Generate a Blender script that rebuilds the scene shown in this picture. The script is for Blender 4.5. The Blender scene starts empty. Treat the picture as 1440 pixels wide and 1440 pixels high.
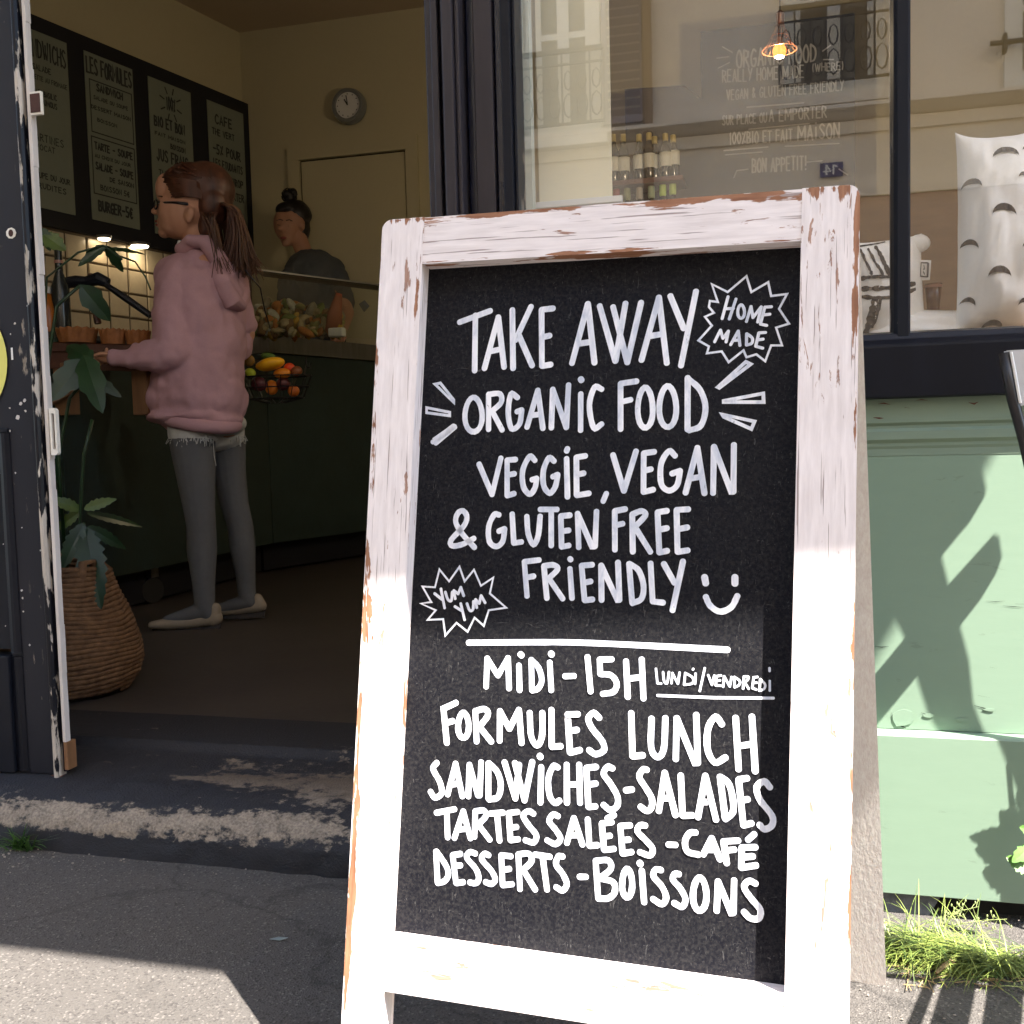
import bpy, bmesh, math, random
import numpy as np
from mathutils import Vector, Matrix, noise
random.seed(7)
R = math.radians
SC = bpy.context.scene
COL = SC.collection

# ------------------------------------------------------------ camera
YAW, PITCH, ROLL, FPX = R(14.6), R(3.866), R(1.479), 1440.0
CAM = Vector((0.0, -1.5, 0.65))
FW = Vector((-math.sin(YAW) * math.cos(PITCH), math.cos(YAW) * math.cos(PITCH), -math.sin(PITCH)))
_r0 = Vector((math.cos(YAW), math.sin(YAW), 0)); _u0 = _r0.cross(FW)
RT = _r0 * math.cos(ROLL) - _u0 * math.sin(ROLL)
UP = RT.cross(FW)
cd = bpy.data.cameras.new('camera'); cd.sensor_fit = 'HORIZONTAL'; cd.sensor_width = 36; cd.lens = 36.0
cd.clip_start = 0.02; cd.clip_end = 400
co = bpy.data.objects.new('camera', cd); COL.objects.link(co)
co.matrix_world = Matrix(((RT.x, UP.x, -FW.x, CAM.x), (RT.y, UP.y, -FW.y, CAM.y), (RT.z, UP.z, -FW.z, CAM.z), (0, 0, 0, 1)))
SC.camera = co
# ------------------------------------------------------------ sky, sun, exposure
SUN = Vector((0.45, -0.275, 0.83)).normalized()
W = bpy.data.worlds.new('World'); SC.world = W; W.use_nodes = True
wn = W.node_tree.nodes; bg = wn['Background']
sky = wn.new('ShaderNodeTexSky'); sky.sky_type = 'NISHITA'; sky.sun_disc = False
sky.sun_elevation = math.asin(SUN.z); sky.sun_rotation = math.atan2(SUN.x, SUN.y)
W.node_tree.links.new(sky.outputs[0], bg.inputs[0]); bg.inputs[1].default_value = 0.14
sd = bpy.data.lights.new('sun', 'SUN'); sd.energy = 5.0; sd.angle = R(0.36); sd.color = (1, .945, .875)
so = bpy.data.objects.new('sun', sd); COL.objects.link(so)
so.rotation_euler = (-SUN).to_track_quat('-Z', 'Y').to_euler(); so.location = SUN * 20
SC.view_settings.view_transform = 'Standard'; SC.view_settings.look = 'None'
SC.view_settings.exposure = 2.35; SC.view_settings.gamma = 1
SC.view_settings.use_curve_mapping = False
SC.cycles.use_denoising = True; SC.cycles.max_bounces = 10; SC.cycles.diffuse_bounces = 5
SC.cycles.transparent_max_bounces = 16; SC.cycles.caustics_reflective = False; SC.cycles.caustics_refractive = False

# ------------------------------------------------------------ where things stand, measured from the camera
def ray(x, y):
    return (FW * FPX + RT * (x - 720) - UP * (y - 720)).normalized()
def onY(x, y, Y=0.0):
    w = ray(x, y); return CAM + w * ((Y - CAM.y) / w.y)
def onZ(x, y, Z=0.0):
    w = ray(x, y); return CAM + w * ((Z - CAM.z) / w.z)
def onP(x, y, p, n):
    w = ray(x, y); return CAM + w * ((p - CAM).dot(n) / w.dot(n))
def atD(x, y, D):
    w = ray(x, y); return CAM + w * (D / w.dot(FW))

# ------------------------------------------------------------ materials
def nodes(m):
    m.use_nodes = True; nt = m.node_tree
    return nt, nt.nodes, nt.links, nt.nodes['Principled BSDF']
def N(nt, t, **k):
    n = nt.nodes.new(t)
    for a, b in k.items():
        if a.startswith('i_'): n.inputs[a[2:].replace('_', ' ')].default_value = b
        elif a[0] == 'n' and a[1:].isdigit(): n.inputs[int(a[1:])].default_value = b
        else: setattr(n, a, b)
    return n
def ramp(nt, a, b, ca=(0, 0, 0, 1), cb=(1, 1, 1, 1)):
    n = nt.nodes.new('ShaderNodeValToRGB'); e = n.color_ramp.elements
    e[0].position = a; e[1].position = b; e[0].color = ca; e[1].color = cb; return n
def c4(c): return (c[0], c[1], c[2], 1)
def texnoise(nt, scale, detail=5, stretch=(1, 1, 1), rough=.6, coord='Object', dist=0.0):
    tc = nt.nodes.new('ShaderNodeTexCoord'); mp = nt.nodes.new('ShaderNodeMapping')
    mp.inputs['Scale'].default_value = stretch
    nt.links.new(tc.outputs[coord], mp.inputs[0])
    n = N(nt, 'ShaderNodeTexNoise', i_Scale=scale, i_Detail=detail, i_Roughness=rough, i_Distortion=dist)
    nt.links.new(mp.outputs[0], n.inputs['Vector']); return n
def mixc(nt, f, a, b):
    n = nt.nodes.new('ShaderNodeMix'); n.data_type = 'RGBA'
    for i, v in ((0, f), (6, a), (7, b)):
        if isinstance(v, (tuple, list)): n.inputs[i].default_value = c4(v)
        elif isinstance(v, (int, float)): n.inputs[i].default_value = v
        else: nt.links.new(v, n.inputs[i])
    return n.outputs[2]
def math_(nt, op, a, b=None, clamp=False):
    n = nt.nodes.new('ShaderNodeMath'); n.operation = op; n.use_clamp = clamp
    for i, v in enumerate((a, b)):
        if v is None: continue
        if isinstance(v, (int, float)): n.inputs[i].default_value = v
        else: nt.links.new(v, n.inputs[i])
    return n.outputs[0]
def bump(nt, h, strength=.3, dist=.002):
    b = N(nt, 'ShaderNodeBump', i_Strength=strength, i_Distance=dist)
    nt.links.new(h, b.inputs['Height']); nt.links.new(b.outputs[0], nt.nodes['Principled BSDF'].inputs['Normal']); return b
MATS = {}
def mat(name, col, rough=.6, var=.25, scale=12, bmp=.2, stretch=(1, 1, 1), metal=0, spec=.5, emit=None, bd=.002, fine=60):
    if name in MATS: return MATS[name]
    m = bpy.data.materials.new(name); nt, ns, L, P = nodes(m)
    n1 = texnoise(nt, scale, 6, stretch); n2 = texnoise(nt, fine, 3, stretch)
    lo = tuple(c * (1 - var) for c in col); hi = tuple(min(1, c * (1 + var)) for c in col)
    f = math_(nt, 'ADD', math_(nt, 'MULTIPLY', n1.outputs[0], .65), math_(nt, 'MULTIPLY', n2.outputs[0], .35))
    r = ramp(nt, .3, .7); L.new(f, r.inputs[0])
    L.new(mixc(nt, r.outputs[0], lo, hi), P.inputs['Base Color'])
    P.inputs['Roughness'].default_value = rough; P.inputs['Metallic'].default_value = metal
    P.inputs['Specular IOR Level'].default_value = spec
    if emit: P.inputs['Emission Color'].default_value = c4(emit[0]); P.inputs['Emission Strength'].default_value = emit[1]
    if bmp: bump(nt, f, bmp, bd)
    MATS[name] = m; return m

def chipped(name, paint, under, amount=.5, grain=(1, 1, 1), scale=9, rough=.45, spot=70, deep=None, grainamt=.5):
    """painted wood with flakes off: paint over bare wood, chips stretched along the grain"""
    m = bpy.data.materials.new(name); nt, ns, L, P = nodes(m)
    big = texnoise(nt, scale * .35, 3, (1, 1, 1)); mid = texnoise(nt, scale, 8, grain, .62, dist=.3); fin = texnoise(nt, spot, 5, grain, .6)
    f = math_(nt, 'ADD', math_(nt, 'MULTIPLY', mid.outputs[0], .55), math_(nt, 'MULTIPLY', fin.outputs[0], .3))
    f = math_(nt, 'ADD', f, math_(nt, 'MULTIPLY', big.outputs[0], .35))
    a = .60 + (.5 - amount) * .3
    r = ramp(nt, a + .03, a + .045); L.new(f, r.inputs[0])
    g = texnoise(nt, 55, 4, tuple(x * 1.0 for x in grain), .7)
    gr = ramp(nt, .35, .7); L.new(g.outputs[0], gr.inputs[0])
    pc = mixc(nt, gr.outputs[0], tuple(c * (1 - .10 * grainamt) for c in paint), paint)
    # hairline cracks along the grain
    ck = texnoise(nt, 38, 5, tuple(x * 1.6 for x in grain), .7, dist=.4)
    cr = ramp(nt, .655, .675); L.new(ck.outputs[0], cr.inputs[0])
    pc = mixc(nt, math_(nt, 'MULTIPLY', cr.outputs[0], .75 * grainamt), pc, tuple(c * .8 for c in under))
    uc = mixc(nt, gr.outputs[0], deep or tuple(c * .5 for c in under), under)
    L.new(mixc(nt, r.outputs[0], pc, uc), P.inputs['Base Color'])
    P.inputs['Roughness'].default_value = rough
    if max(paint) < .05: P.inputs['Specular IOR Level'].default_value = .2
    h = math_(nt, 'ADD', math_(nt, 'MULTIPLY', r.outputs[0], -1.0), math_(nt, 'MULTIPLY', g.outputs[0], .35))
    bump(nt, h, .5, .0012)
    MATS[name] = m; return m

def board_paint(name, along):
    """whitewashed frame: white paint, flaked to pinkish brown wood mostly near the board's outer edges"""
    m = bpy.data.materials.new(name); nt, ns, L, P = nodes(m)
    st = (1, 1, .12) if along == 'v' else (.10, 1, 1)
    tc = ns.new('ShaderNodeTexCoord'); sx = ns.new('ShaderNodeSeparateXYZ'); L.new(tc.outputs['Object'], sx.inputs[0])
    mid = texnoise(nt, 70, 7, st, .62, dist=.5); blot = texnoise(nt, 14, 4, (1, 1, 1)); fin = texnoise(nt, 190, 4, st)
    f = math_(nt, 'ADD', math_(nt, 'MULTIPLY', mid.outputs[0], .62), math_(nt, 'MULTIPLY', blot.outputs[0], .42))
    def near(o, a, w):   # 1 at coordinate a, 0 beyond w
        d = math_(nt, 'ABSOLUTE', math_(nt, 'SUBTRACT', o, a)); return math_(nt, 'SUBTRACT', 1.0, math_(nt, 'DIVIDE', d, w), True)
    def near_(o, a, w):
        d = math_(nt, 'ABSOLUTE', math_(nt, 'SUBTRACT', o, a))
        n = nt.nodes.new('ShaderNodeMath'); n.operation = 'SUBTRACT'; n.use_clamp = True
        n.inputs[0].default_value = 1.0; nt.links.new(math_(nt, 'DIVIDE', d, w), n.inputs[1]); return n.outputs[0]
    e = math_(nt, 'MAXIMUM', near_(sx.outputs[2], 0.0, .016), near_(sx.outputs[0], -.4565, .010))
    e = math_(nt, 'MAXIMUM', e, near_(sx.outputs[0], 0.0, .007))
    e2 = math_(nt, 'MULTIPLY', near_(sx.outputs[0], -.417, .004) if along == 'v' else near_(sx.outputs[2], -.0447, .003), .7)
    e = math_(nt, 'MAXIMUM', e, e2)
    f = math_(nt, 'ADD', f, math_(nt, 'MULTIPLY', e, .16))
    tk = texnoise(nt, 120, 5, (1, 1, .16) if along == 'v' else (.16, 1, 1), .6, dist=.8); zn = texnoise(nt, 9, 3)
    tkf = math_(nt, 'ADD', math_(nt, 'MULTIPLY', tk.outputs[0], .72), math_(nt, 'MULTIPLY', zn.outputs[0], .40))
    tr_ = ramp(nt, .676, .690); L.new(tkf, tr_.inputs[0])
    r0_ = ramp(nt, .672, .684); L.new(f, r0_.inputs[0])
    class _r: outputs = [math_(nt, 'MAXIMUM', r0_.outputs[0], math_(nt, 'MULTIPLY', tr_.outputs[0], .85))]
    r = _r
    g = ramp(nt, .3, .75); L.new(fin.outputs[0], g.inputs[0])
    ln = texnoise(nt, 430, 3, (1, 1, .022) if along == 'v' else (.022, 1, 1), .5); lr = ramp(nt, .63, .655); L.new(ln.outputs[0], lr.inputs[0])
    pc = mixc(nt, g.outputs[0], (.72, .65, .63), (.90, .83, .81))
    pc = mixc(nt, math_(nt, 'MULTIPLY', lr.outputs[0], .70), pc, (.18, .11, .09))
    wc = mixc(nt, g.outputs[0], (.20, .085, .045), (.44, .22, .125))
    L.new(mixc(nt, r.outputs[0], pc, wc), P.inputs['Base Color']); P.inputs['Roughness'].default_value = .6
    P.inputs['Specular IOR Level'].default_value = .25
    h = math_(nt, 'ADD', math_(nt, 'MULTIPLY', r.outputs[0], -1.0), math_(nt, 'MULTIPLY', ln.outputs[0], .4))
    bump(nt, h, .45, .0010); return m

# ------------------------------------------------------------ mesh helpers
class MB:
    def __init__(s): s.v = []; s.f = []; s.mi = []; s.cur = 0
    def add(s, vs, fs):
        o = len(s.v); s.v += [tuple(v) for v in vs]
        for f in fs: s.f.append(tuple(i + o for i in f)); s.mi.append(s.cur)
        return s
    def box(s, a, b):
        x0, x1 = sorted((a[0], b[0])); y0, y1 = sorted((a[1], b[1])); z0, z1 = sorted((a[2], b[2]))
        return s.add([(x0, y0, z0), (x1, y0, z0), (x1, y1, z0), (x0, y1, z0), (x0, y0, z1), (x1, y0, z1), (x1, y1, z1), (x0, y1, z1)],
              [(0, 3, 2, 1), (4, 5, 6, 7), (0, 1, 5, 4), (1, 2, 6, 5), (2, 3, 7, 6), (3, 0, 4, 7)])
    def prism(s, pts, d):
        """closed outline (3D points) pushed along vector d"""
        n = len(pts); d = Vector(d); p = [Vector(q) for q in pts]
        nrm = Vector((0, 0, 0))
        for i in range(n): nrm += p[i].cross(p[(i + 1) % n])
        if nrm.dot(d) > 0: p = p[::-1]
        vs = p + [q + d for q in p]
        fs = [tuple(range(n)), tuple(range(2 * n - 1, n - 1, -1))] + [(i, n + i, n + (i + 1) % n, (i + 1) % n) for i in range(n)]
        fs = [fs[0], fs[1]] + [f[::-1] for f in fs[2:]]
        return s.add(vs, fs)
    def tube(s, pts, r, seg=8, cap=True, flat=1.0):
        pts = [Vector(p) for p in pts]; n = len(pts)
        rr = r if isinstance(r, (list, tuple)) else [r] * n
        vs = []; t0 = (pts[1] - pts[0]).normalized()
        a = t0.orthogonal().normalized()
        for i in range(n):
            t = (pts[min(i + 1, n - 1)] - pts[max(i - 1, 0)]).normalized()
            a = (a - t * a.dot(t))
            a = a.normalized() if a.length > 1e-6 else t.orthogonal().normalized()
            b = t.cross(a)
            for k in range(seg):
                th = 2 * math.pi * k / seg
                vs.append(pts[i] + (a * math.cos(th) + b * math.sin(th) * flat) * rr[i])
        fs = [(i * seg + k, i * seg + (k + 1) % seg, (i + 1) * seg + (k + 1) % seg, (i + 1) * seg + k) for i in range(n - 1) for k in range(seg)]
        if cap: fs += [tuple(range(seg - 1, -1, -1)), tuple((n - 1) * seg + k for k in range(seg))]
        return s.add(vs, fs)
    def lathe(s, prof, c=(0, 0, 0), seg=20, M=None):
        vs = []; n = len(prof)
        for r, z in prof:
            for k in range(seg):
                th = 2 * math.pi * k / seg; v = Vector((r * math.cos(th), r * math.sin(th), z))
                if M: v = M @ v
                vs.append(v + Vector(c))
        fs = [(i * seg + k, i * seg + (k + 1) % seg, (i + 1) * seg + (k + 1) % seg, (i + 1) * seg + k) for i in range(n - 1) for k in range(seg)]
        fs += [tuple(range(seg - 1, -1, -1)), tuple((n - 1) * seg + k for k in range(seg))]
        return s.add(vs, fs)
    def ball(s, c, r, seg=16, rings=10, M=None):
        r = r if isinstance(r, (tuple, list)) else (r, r, r)
        vs = []; c = Vector(c)
        for i in range(1, rings):
            ph = math.pi * i / rings
            for k in range(seg):
                th = 2 * math.pi * k / seg
                v = Vector((r[0] * math.sin(ph) * math.cos(th), r[1] * math.sin(ph) * math.sin(th), r[2] * math.cos(ph)))
                if M: v = M @ v
                vs.append(c + v)
        t = Vector((0, 0, r[2])); t = M @ t if M else t
        vs += [c + t, c - t]; o = len(vs) - 2
        fs = [(i * seg + k, (i + 1) * seg + k, (i + 1) * seg + (k + 1) % seg, i * seg + (k + 1) % seg) for i in range(rings - 2) for k in range(seg)]
        fs += [(o, k, (k + 1) % seg) for k in range(seg)] + [(o + 1, (rings - 2) * seg + (k + 1) % seg, (rings - 2) * seg + k) for k in range(seg)]
        return s.add(vs, fs)
    def cone(s, p0, r0, p1, r1, seg=16):
        p0, p1 = Vector(p0), Vector(p1)
        s.tube([p0, p1], [r0, r1], seg); s.ball(p0, r0, seg, 8); s.ball(p1, r1, seg, 8); return s
    def quad(s, a, b, c, d): return s.add([a, b, c, d], [(0, 1, 2, 3)])
    def build(s, name, m, parent=None, smooth=False, bevel=0, origin=None, label=None, bseg=2):
        me = bpy.data.meshes.new(name); me.from_pydata(s.v, [], s.f)
        for x in (m if isinstance(m, (list, tuple)) else [m]): me.materials.append(x)
        if isinstance(m, (list, tuple)): me.polygons.foreach_set('material_index', s.mi)
        me.update()
        o = bpy.data.objects.new(name, me); COL.objects.link(o)
        if origin is not None:
            o.location = origin; me.transform(Matrix.Translation(-Vector(origin)))
        if parent is not None:
            o.parent = parent
            if origin is None: o.matrix_parent_inverse = parent.matrix_basis.inverted()
            else: o.matrix_parent_inverse = parent.matrix_basis.inverted()
        if smooth: me.polygons.foreach_set('use_smooth', [True] * len(me.polygons))
        if bevel:
            b = o.modifiers.new('bevel', 'BEVEL'); b.width = bevel; b.segments = bseg; b.limit_method = 'ANGLE'; b.angle_limit = R(40)
        if label: o['label'] = label
        return o
def thing(name, loc, label, cat, group=None):
    o = bpy.data.objects.new(name, None); COL.objects.link(o); o.location = loc; o.empty_display_size = .05
    o['label'] = label; o['category'] = cat
    if group: o['group'] = group
    return o
def tag(o, label=None, cat=None, group=None, kind=None):
    if label: o['label'] = label
    if cat: o['category'] = cat
    if group: o['group'] = group
    if kind: o['kind'] = kind
    return o
def remesh(o, vox=.006, smooth=6, fac=.5):
    m = o.modifiers.new('remesh', 'REMESH'); m.mode = 'VOXEL'; m.voxel_size = vox; m.use_smooth_shade = True
    s = o.modifiers.new('smooth', 'SMOOTH'); s.iterations = smooth; s.factor = fac
    return o

# ------------------------------------------------------------ strokes (hand lettering)
def spline(p, closed=False, k=5):
    p = [Vector(q) for q in p]; n = len(p); out = []
    if n < 3: return p
    rng = range(n) if closed else range(n - 1)
    for i in rng:
        a = p[(i - 1) % n] if (closed or i > 0) else p[0] * 2 - p[1]
        b = p[i]; c = p[(i + 1) % n]
        d = p[(i + 2) % n] if (closed or i + 2 < n) else p[-1] * 2 - p[-2]
        for j in range(k):
            t = j / k
            out.append(.5 * ((2 * b) + (-a + c) * t + (2 * a - 5 * b + 4 * c - d) * t * t + (-a + 3 * b - 3 * c + d) * t ** 3))
    if not closed: out.append(p[-1])
    return out
def ribbon(p, w, closed=False, wob=0.0):
    """2D polyline -> outline strip with round ends; returns verts, faces"""
    p = [Vector((q[0], q[1])) for q in p]; n = len(p); vs = []; fs = []
    h = w / 2
    for i in range(n):
        a = p[(i - 1) % n] if (closed or i) else p[i]; b = p[(i + 1) % n] if (closed or i < n - 1) else p[i]
        d1 = (p[i] - a); d2 = (b - p[i])
        d1 = d1.normalized() if d1.length > 1e-9 else d2.normalized(); d2 = d2.normalized() if d2.length > 1e-9 else d1
        t = d1 + d2; t = t.normalized() if t.length > .2 else d1
        nn = Vector((-t.y, t.x)); c = max(.45, nn.dot(Vector((-d1.y, d1.x))))
        hh = h * (1 + wob * (random.random() - .5)) / c
        vs += [p[i] + nn * hh, p[i] - nn * hh]
    m = n if closed else n - 1
    for i in range(m):
        j = (i + 1) % n; fs.append((2 * i, 2 * i + 1, 2 * j + 1, 2 * j))
    if not closed:
        for e, sgn in ((0, -1), (n - 1, 1)):
            d = (p[1] - p[0]) if e == 0 else (p[-1] - p[-2]); d = d.normalized() * sgn
            nn = Vector((-d.y, d.x)); idx = []
            for k in range(7):
                th = math.pi * k / 6 - math.pi / 2
                vs.append(p[e] + (d * math.cos(th) * .9 + nn * math.sin(th)) * h); idx.append(len(vs) - 1)
            fs.append(tuple(idx))
    return vs, fs
FONT = {
 'A': [[(0, 1), (.5, 0), (1, 1)], [(.2, .66), (.8, .66)]], 'B': [[(0, 0), (0, 1)], [(0, 0), (.8, .1), (.75, .42), (0, .48)], [(0, .48), (.95, .6), (.9, .95), (0, 1)]],
 'C': [['c', (1, .15), (.5, 0), (.05, .35), (.1, .8), (.55, 1), (1, .85)]], 'D': [[(0, 0), (0, 1)], ['c', (0, 0), (.8, .2), (1, .55), (.7, .9), (0, 1)]],
 'E': [[(.9, 0), (0, 0), (0, 1), (.9, 1)], [(0, .48), (.75, .48)]], 'F': [[(.95, 0), (0, 0), (0, 1)], [(0, .48), (.75, .48)]],
 'G': [['c', (.95, .12), (.5, 0), (.05, .4), (.15, .9), (.7, .98), (.98, .7), (.95, .52)], [(.95, .52), (.55, .55)]],
 'H': [[(0, 0), (0, 1)], [(1, 0), (1, 1)], [(0, .5), (1, .5)]], 'I': [[(.5, .0), (.5, 1)]], 'i': [[(.5, .22), (.5, 1)], [(.5, -.08), (.52, -.04)]],
 'J': [[(.8, 0), (.8, .8), (.4, 1), (0, .8)]], 'K': [[(0, 0), (0, 1)], [(1, 0), (.05, .55)], [(.2, .45), (1, 1)]], 'L': [[(0, 0), (0, 1), (.9, 1)]],
 'M': [[(0, 1), (.05, 0), (.5, .7), (.95, 0), (1, 1)]], 'N': [[(0, 1), (0, 0), (1, 1), (1, 0)]], 'O': [['o', (.5, 0), (1, .4), (.85, .9), (.5, 1), (.1, .85), (0, .4)]],
 'P': [[(0, 0), (0, 1)], [(0, 0), (.9, .1), (.85, .45), (0, .55)]], 'R': [[(0, 0), (0, 1)], [(0, 0), (.85, .1), (.8, .4), (.05, .52)], [(.3, .5), (1, 1)]],
 'S': [['c', (.95, .12), (.5, 0), (.1, .22), (.5, .48), (.95, .75), (.6, 1), (.02, .9)]], 'T': [[(0, 0), (1, 0)], [(.5, 0), (.5, 1)]],
 'U': [['c', (0, 0), (.05, .7), (.5, 1), (.95, .7), (1, 0)]], 'V': [[(0, 0), (.5, 1), (1, 0)]], 'W': [[(0, 0), (.28, 1), (.5, .15), (.72, 1), (1, 0)]],
 'X': [[(0, 0), (1, 1)], [(1, 0), (0, 1)]], 'Y': [[(0, 0), (.5, .5)], [(1, 0), (.3, 1)]], 'Z': [[(0, 0), (1, 0), (0, 1), (1, 1)]],
 '1': [[(.3, .2), (.6, 0), (.6, 1)]], '0': [['o', (.5, 0), (1, .5), (.5, 1), (0, .5)]], '4': [[(.75, 1), (.75, 0), (0, .7), (1, .7)]], '5': [[(.9, 0), (.1, 0), (.1, .45)], ['c', (.1, .45), (.9, .55), (.7, .97), (0, .95)]],
 '%': [[(.9, 0), (.1, 1)], [(.15, .1), (.25, .2)], [(.75, .8), (.85, .9)]], '&': [[(1, 1), (.2, .3), (.4, 0), (.7, .2), (.1, .7), (.3, 1), (.9, .6)]], '!': [[(.5, 0), (.5, .7)], [(.5, .95), (.5, 1)]],
 '-': [[(.1, .5), (.9, .5)]], '/': [[(.9, 0), (.1, 1)]], '+': [[(.1, .5), (.9, .5)], [(.5, .2), (.5, .8)]], '(': [[(.7, 0), (.4, .5), (.7, 1)]], ')': [[(.3, 0), (.6, .5), (.3, 1)]], '.': [[(.5, .95), (.5, 1)]],
 'e': [['c', (.95, .12), (.5, 0), (.1, .5), (.5, 1), (.95, .88)], [(0, .4), (.7, .4)], [(0, .6), (.7, .6)]],
}
def stroke_pts(st):
    if st[0] == 'c': return spline([Vector((a[0], a[1])) for a in st[1:]]), False
    if st[0] == 'o': return spline([Vector((a[0], a[1])) for a in st[1:]], True), True
    return [Vector((a[0], a[1])) for a in st], False
def text_strokes(txt, x0, x1, y0, y1, w, rise=0.0, narrow=.7):
    """lettering laid out in a flat box; y grows downward"""
    wid = [.45 if c in ' ' else .35 if c in 'Ii1!.()' else 1.15 if c in 'MW' else .8 for c in txt]; tot = sum(wid) + .35 * (len(txt) - 1)
    u = (x1 - x0) / tot; x = x0; out = []
    for c, q in zip(txt, wid):
        if c in FONT:
            dy = rise * (x - x0) / (x1 - x0) + (random.random() - .5) * .06 * (y1 - y0)
            for st in FONT[c]:
                p, cl = stroke_pts(st)
                out.append(([Vector((x + a.x * q * u, y0 + a.y * (y1 - y0) + dy)) for a in p], w, cl))
        x += (q + .35) * u
    return out
def corners(strokes):
    out = []
    for p, w, cl in strokes:
        if cl: out.append((p, w, cl)); continue
        cur = [p[0]]
        for i in range(1, len(p)):
            cur.append(p[i])
            if i < len(p) - 1:
                a, b = (p[i] - p[i - 1]), (p[i + 1] - p[i])
                if a.length > 1e-9 and b.length > 1e-9 and a.normalized().dot(b.normalized()) < .25: out.append((cur, w, False)); cur = [p[i]]
        out.append((cur, w, False))
    return out
def lay_strokes(mb, strokes, fn, lift=.00005, base=.0003, wob=.1):
    """strokes in 2D, fn(x, y, height) -> 3D point"""
    for i, (p, w, cl) in enumerate(corners(strokes)):
        vs, fs = ribbon(p, w, cl, wob)
        h = base + lift * (i % 14)
        mb.add([fn(v.x, v.y, h) for v in vs], fs)
# ============================================================ MATERIALS
black_paint = chipped('worn_black_paint', (.016, .017, .024), (.40, .33, .26), .30, (1, 1, .25), 12, .38, 60, grainamt=.2)
black_clean = mat('black_gloss_paint', (.008, .009, .014), .42, .3, 20, .25, (1, 1, .2), spec=.18)
brown_black = mat('brown_black_paint', (.030, .025, .030), .42, .25, 15, .3, (1, 1, .15), spec=.3)
navy = mat('navy_black_paint', (.008, .010, .028), .22, .3, 20, .3, (1, 1, .1))
green = chipped('pale_green_paint', (.210, .298, .216), (.06, .055, .04), -.32, (.22, 1, 1), 10, .5, 45, grainamt=.22)
green2 = chipped('weathered_green_paint', (.20, .27, .20), (.13, .05, .03), .12, (.2, 1, 1), 16, .55, 60, grainamt=.4)
cream = mat('cream_wall_paint', (.56, .51, .33), .8, .04, 3, .1)
ceil_m = mat('ceiling_paint', (.50, .40, .28), .85, .05, 2, .1)
floor_m = mat('cafe_floor_concrete', (.052, .042, .035), .55, .3, 3, .15)
dark_green = mat('counter_dark_green', (.018, .036, .032), .5, .25, 6, .1)
steel = mat('brushed_steel', (.18, .18, .18), .35, .2, 30, .1, (1, 1, .1), metal=.8)
white_m = mat('white_plastic', (.78, .78, .76), .5, .03, 10, 0)
cream_blind = mat('cream_blind_fabric', (.86, .80, .58), .8, .03, 5, .12, (1, 1, 8))
wood_m = mat('warm_brown_wood', (.22, .11, .05), .55, .4, 9, .3, (1, 1, .15))
red_wood = mat('red_brown_wood', (.10, .035, .02), .5, .4, 9, .3, (.2, 1, 1))
tile_m = mat('glazed_cream_tile', (.60, .52, .38), .25, .08, 8, .05)
grout_m = mat('grout', (.12, .09, .06), .9, .2, 30, .1)
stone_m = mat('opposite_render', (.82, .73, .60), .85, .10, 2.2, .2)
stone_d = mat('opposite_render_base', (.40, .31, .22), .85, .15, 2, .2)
shut_m = mat('pale_shutter_paint', (.85, .82, .72), .6, .06, 6, .1)
shut_d = mat('grey_shutter_paint', (.30, .27, .29), .6, .1, 6, .1)
iron_m = mat('black_wrought_iron', (.02, .02, .022), .5, .2, 20, .1)
dgls = mat('dark_window_glass', (.10, .10, .09), .12, .2, 3, 0)
zinc = mat('brown_downpipe', (.30, .20, .11), .5, .15, 5, .1)

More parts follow.
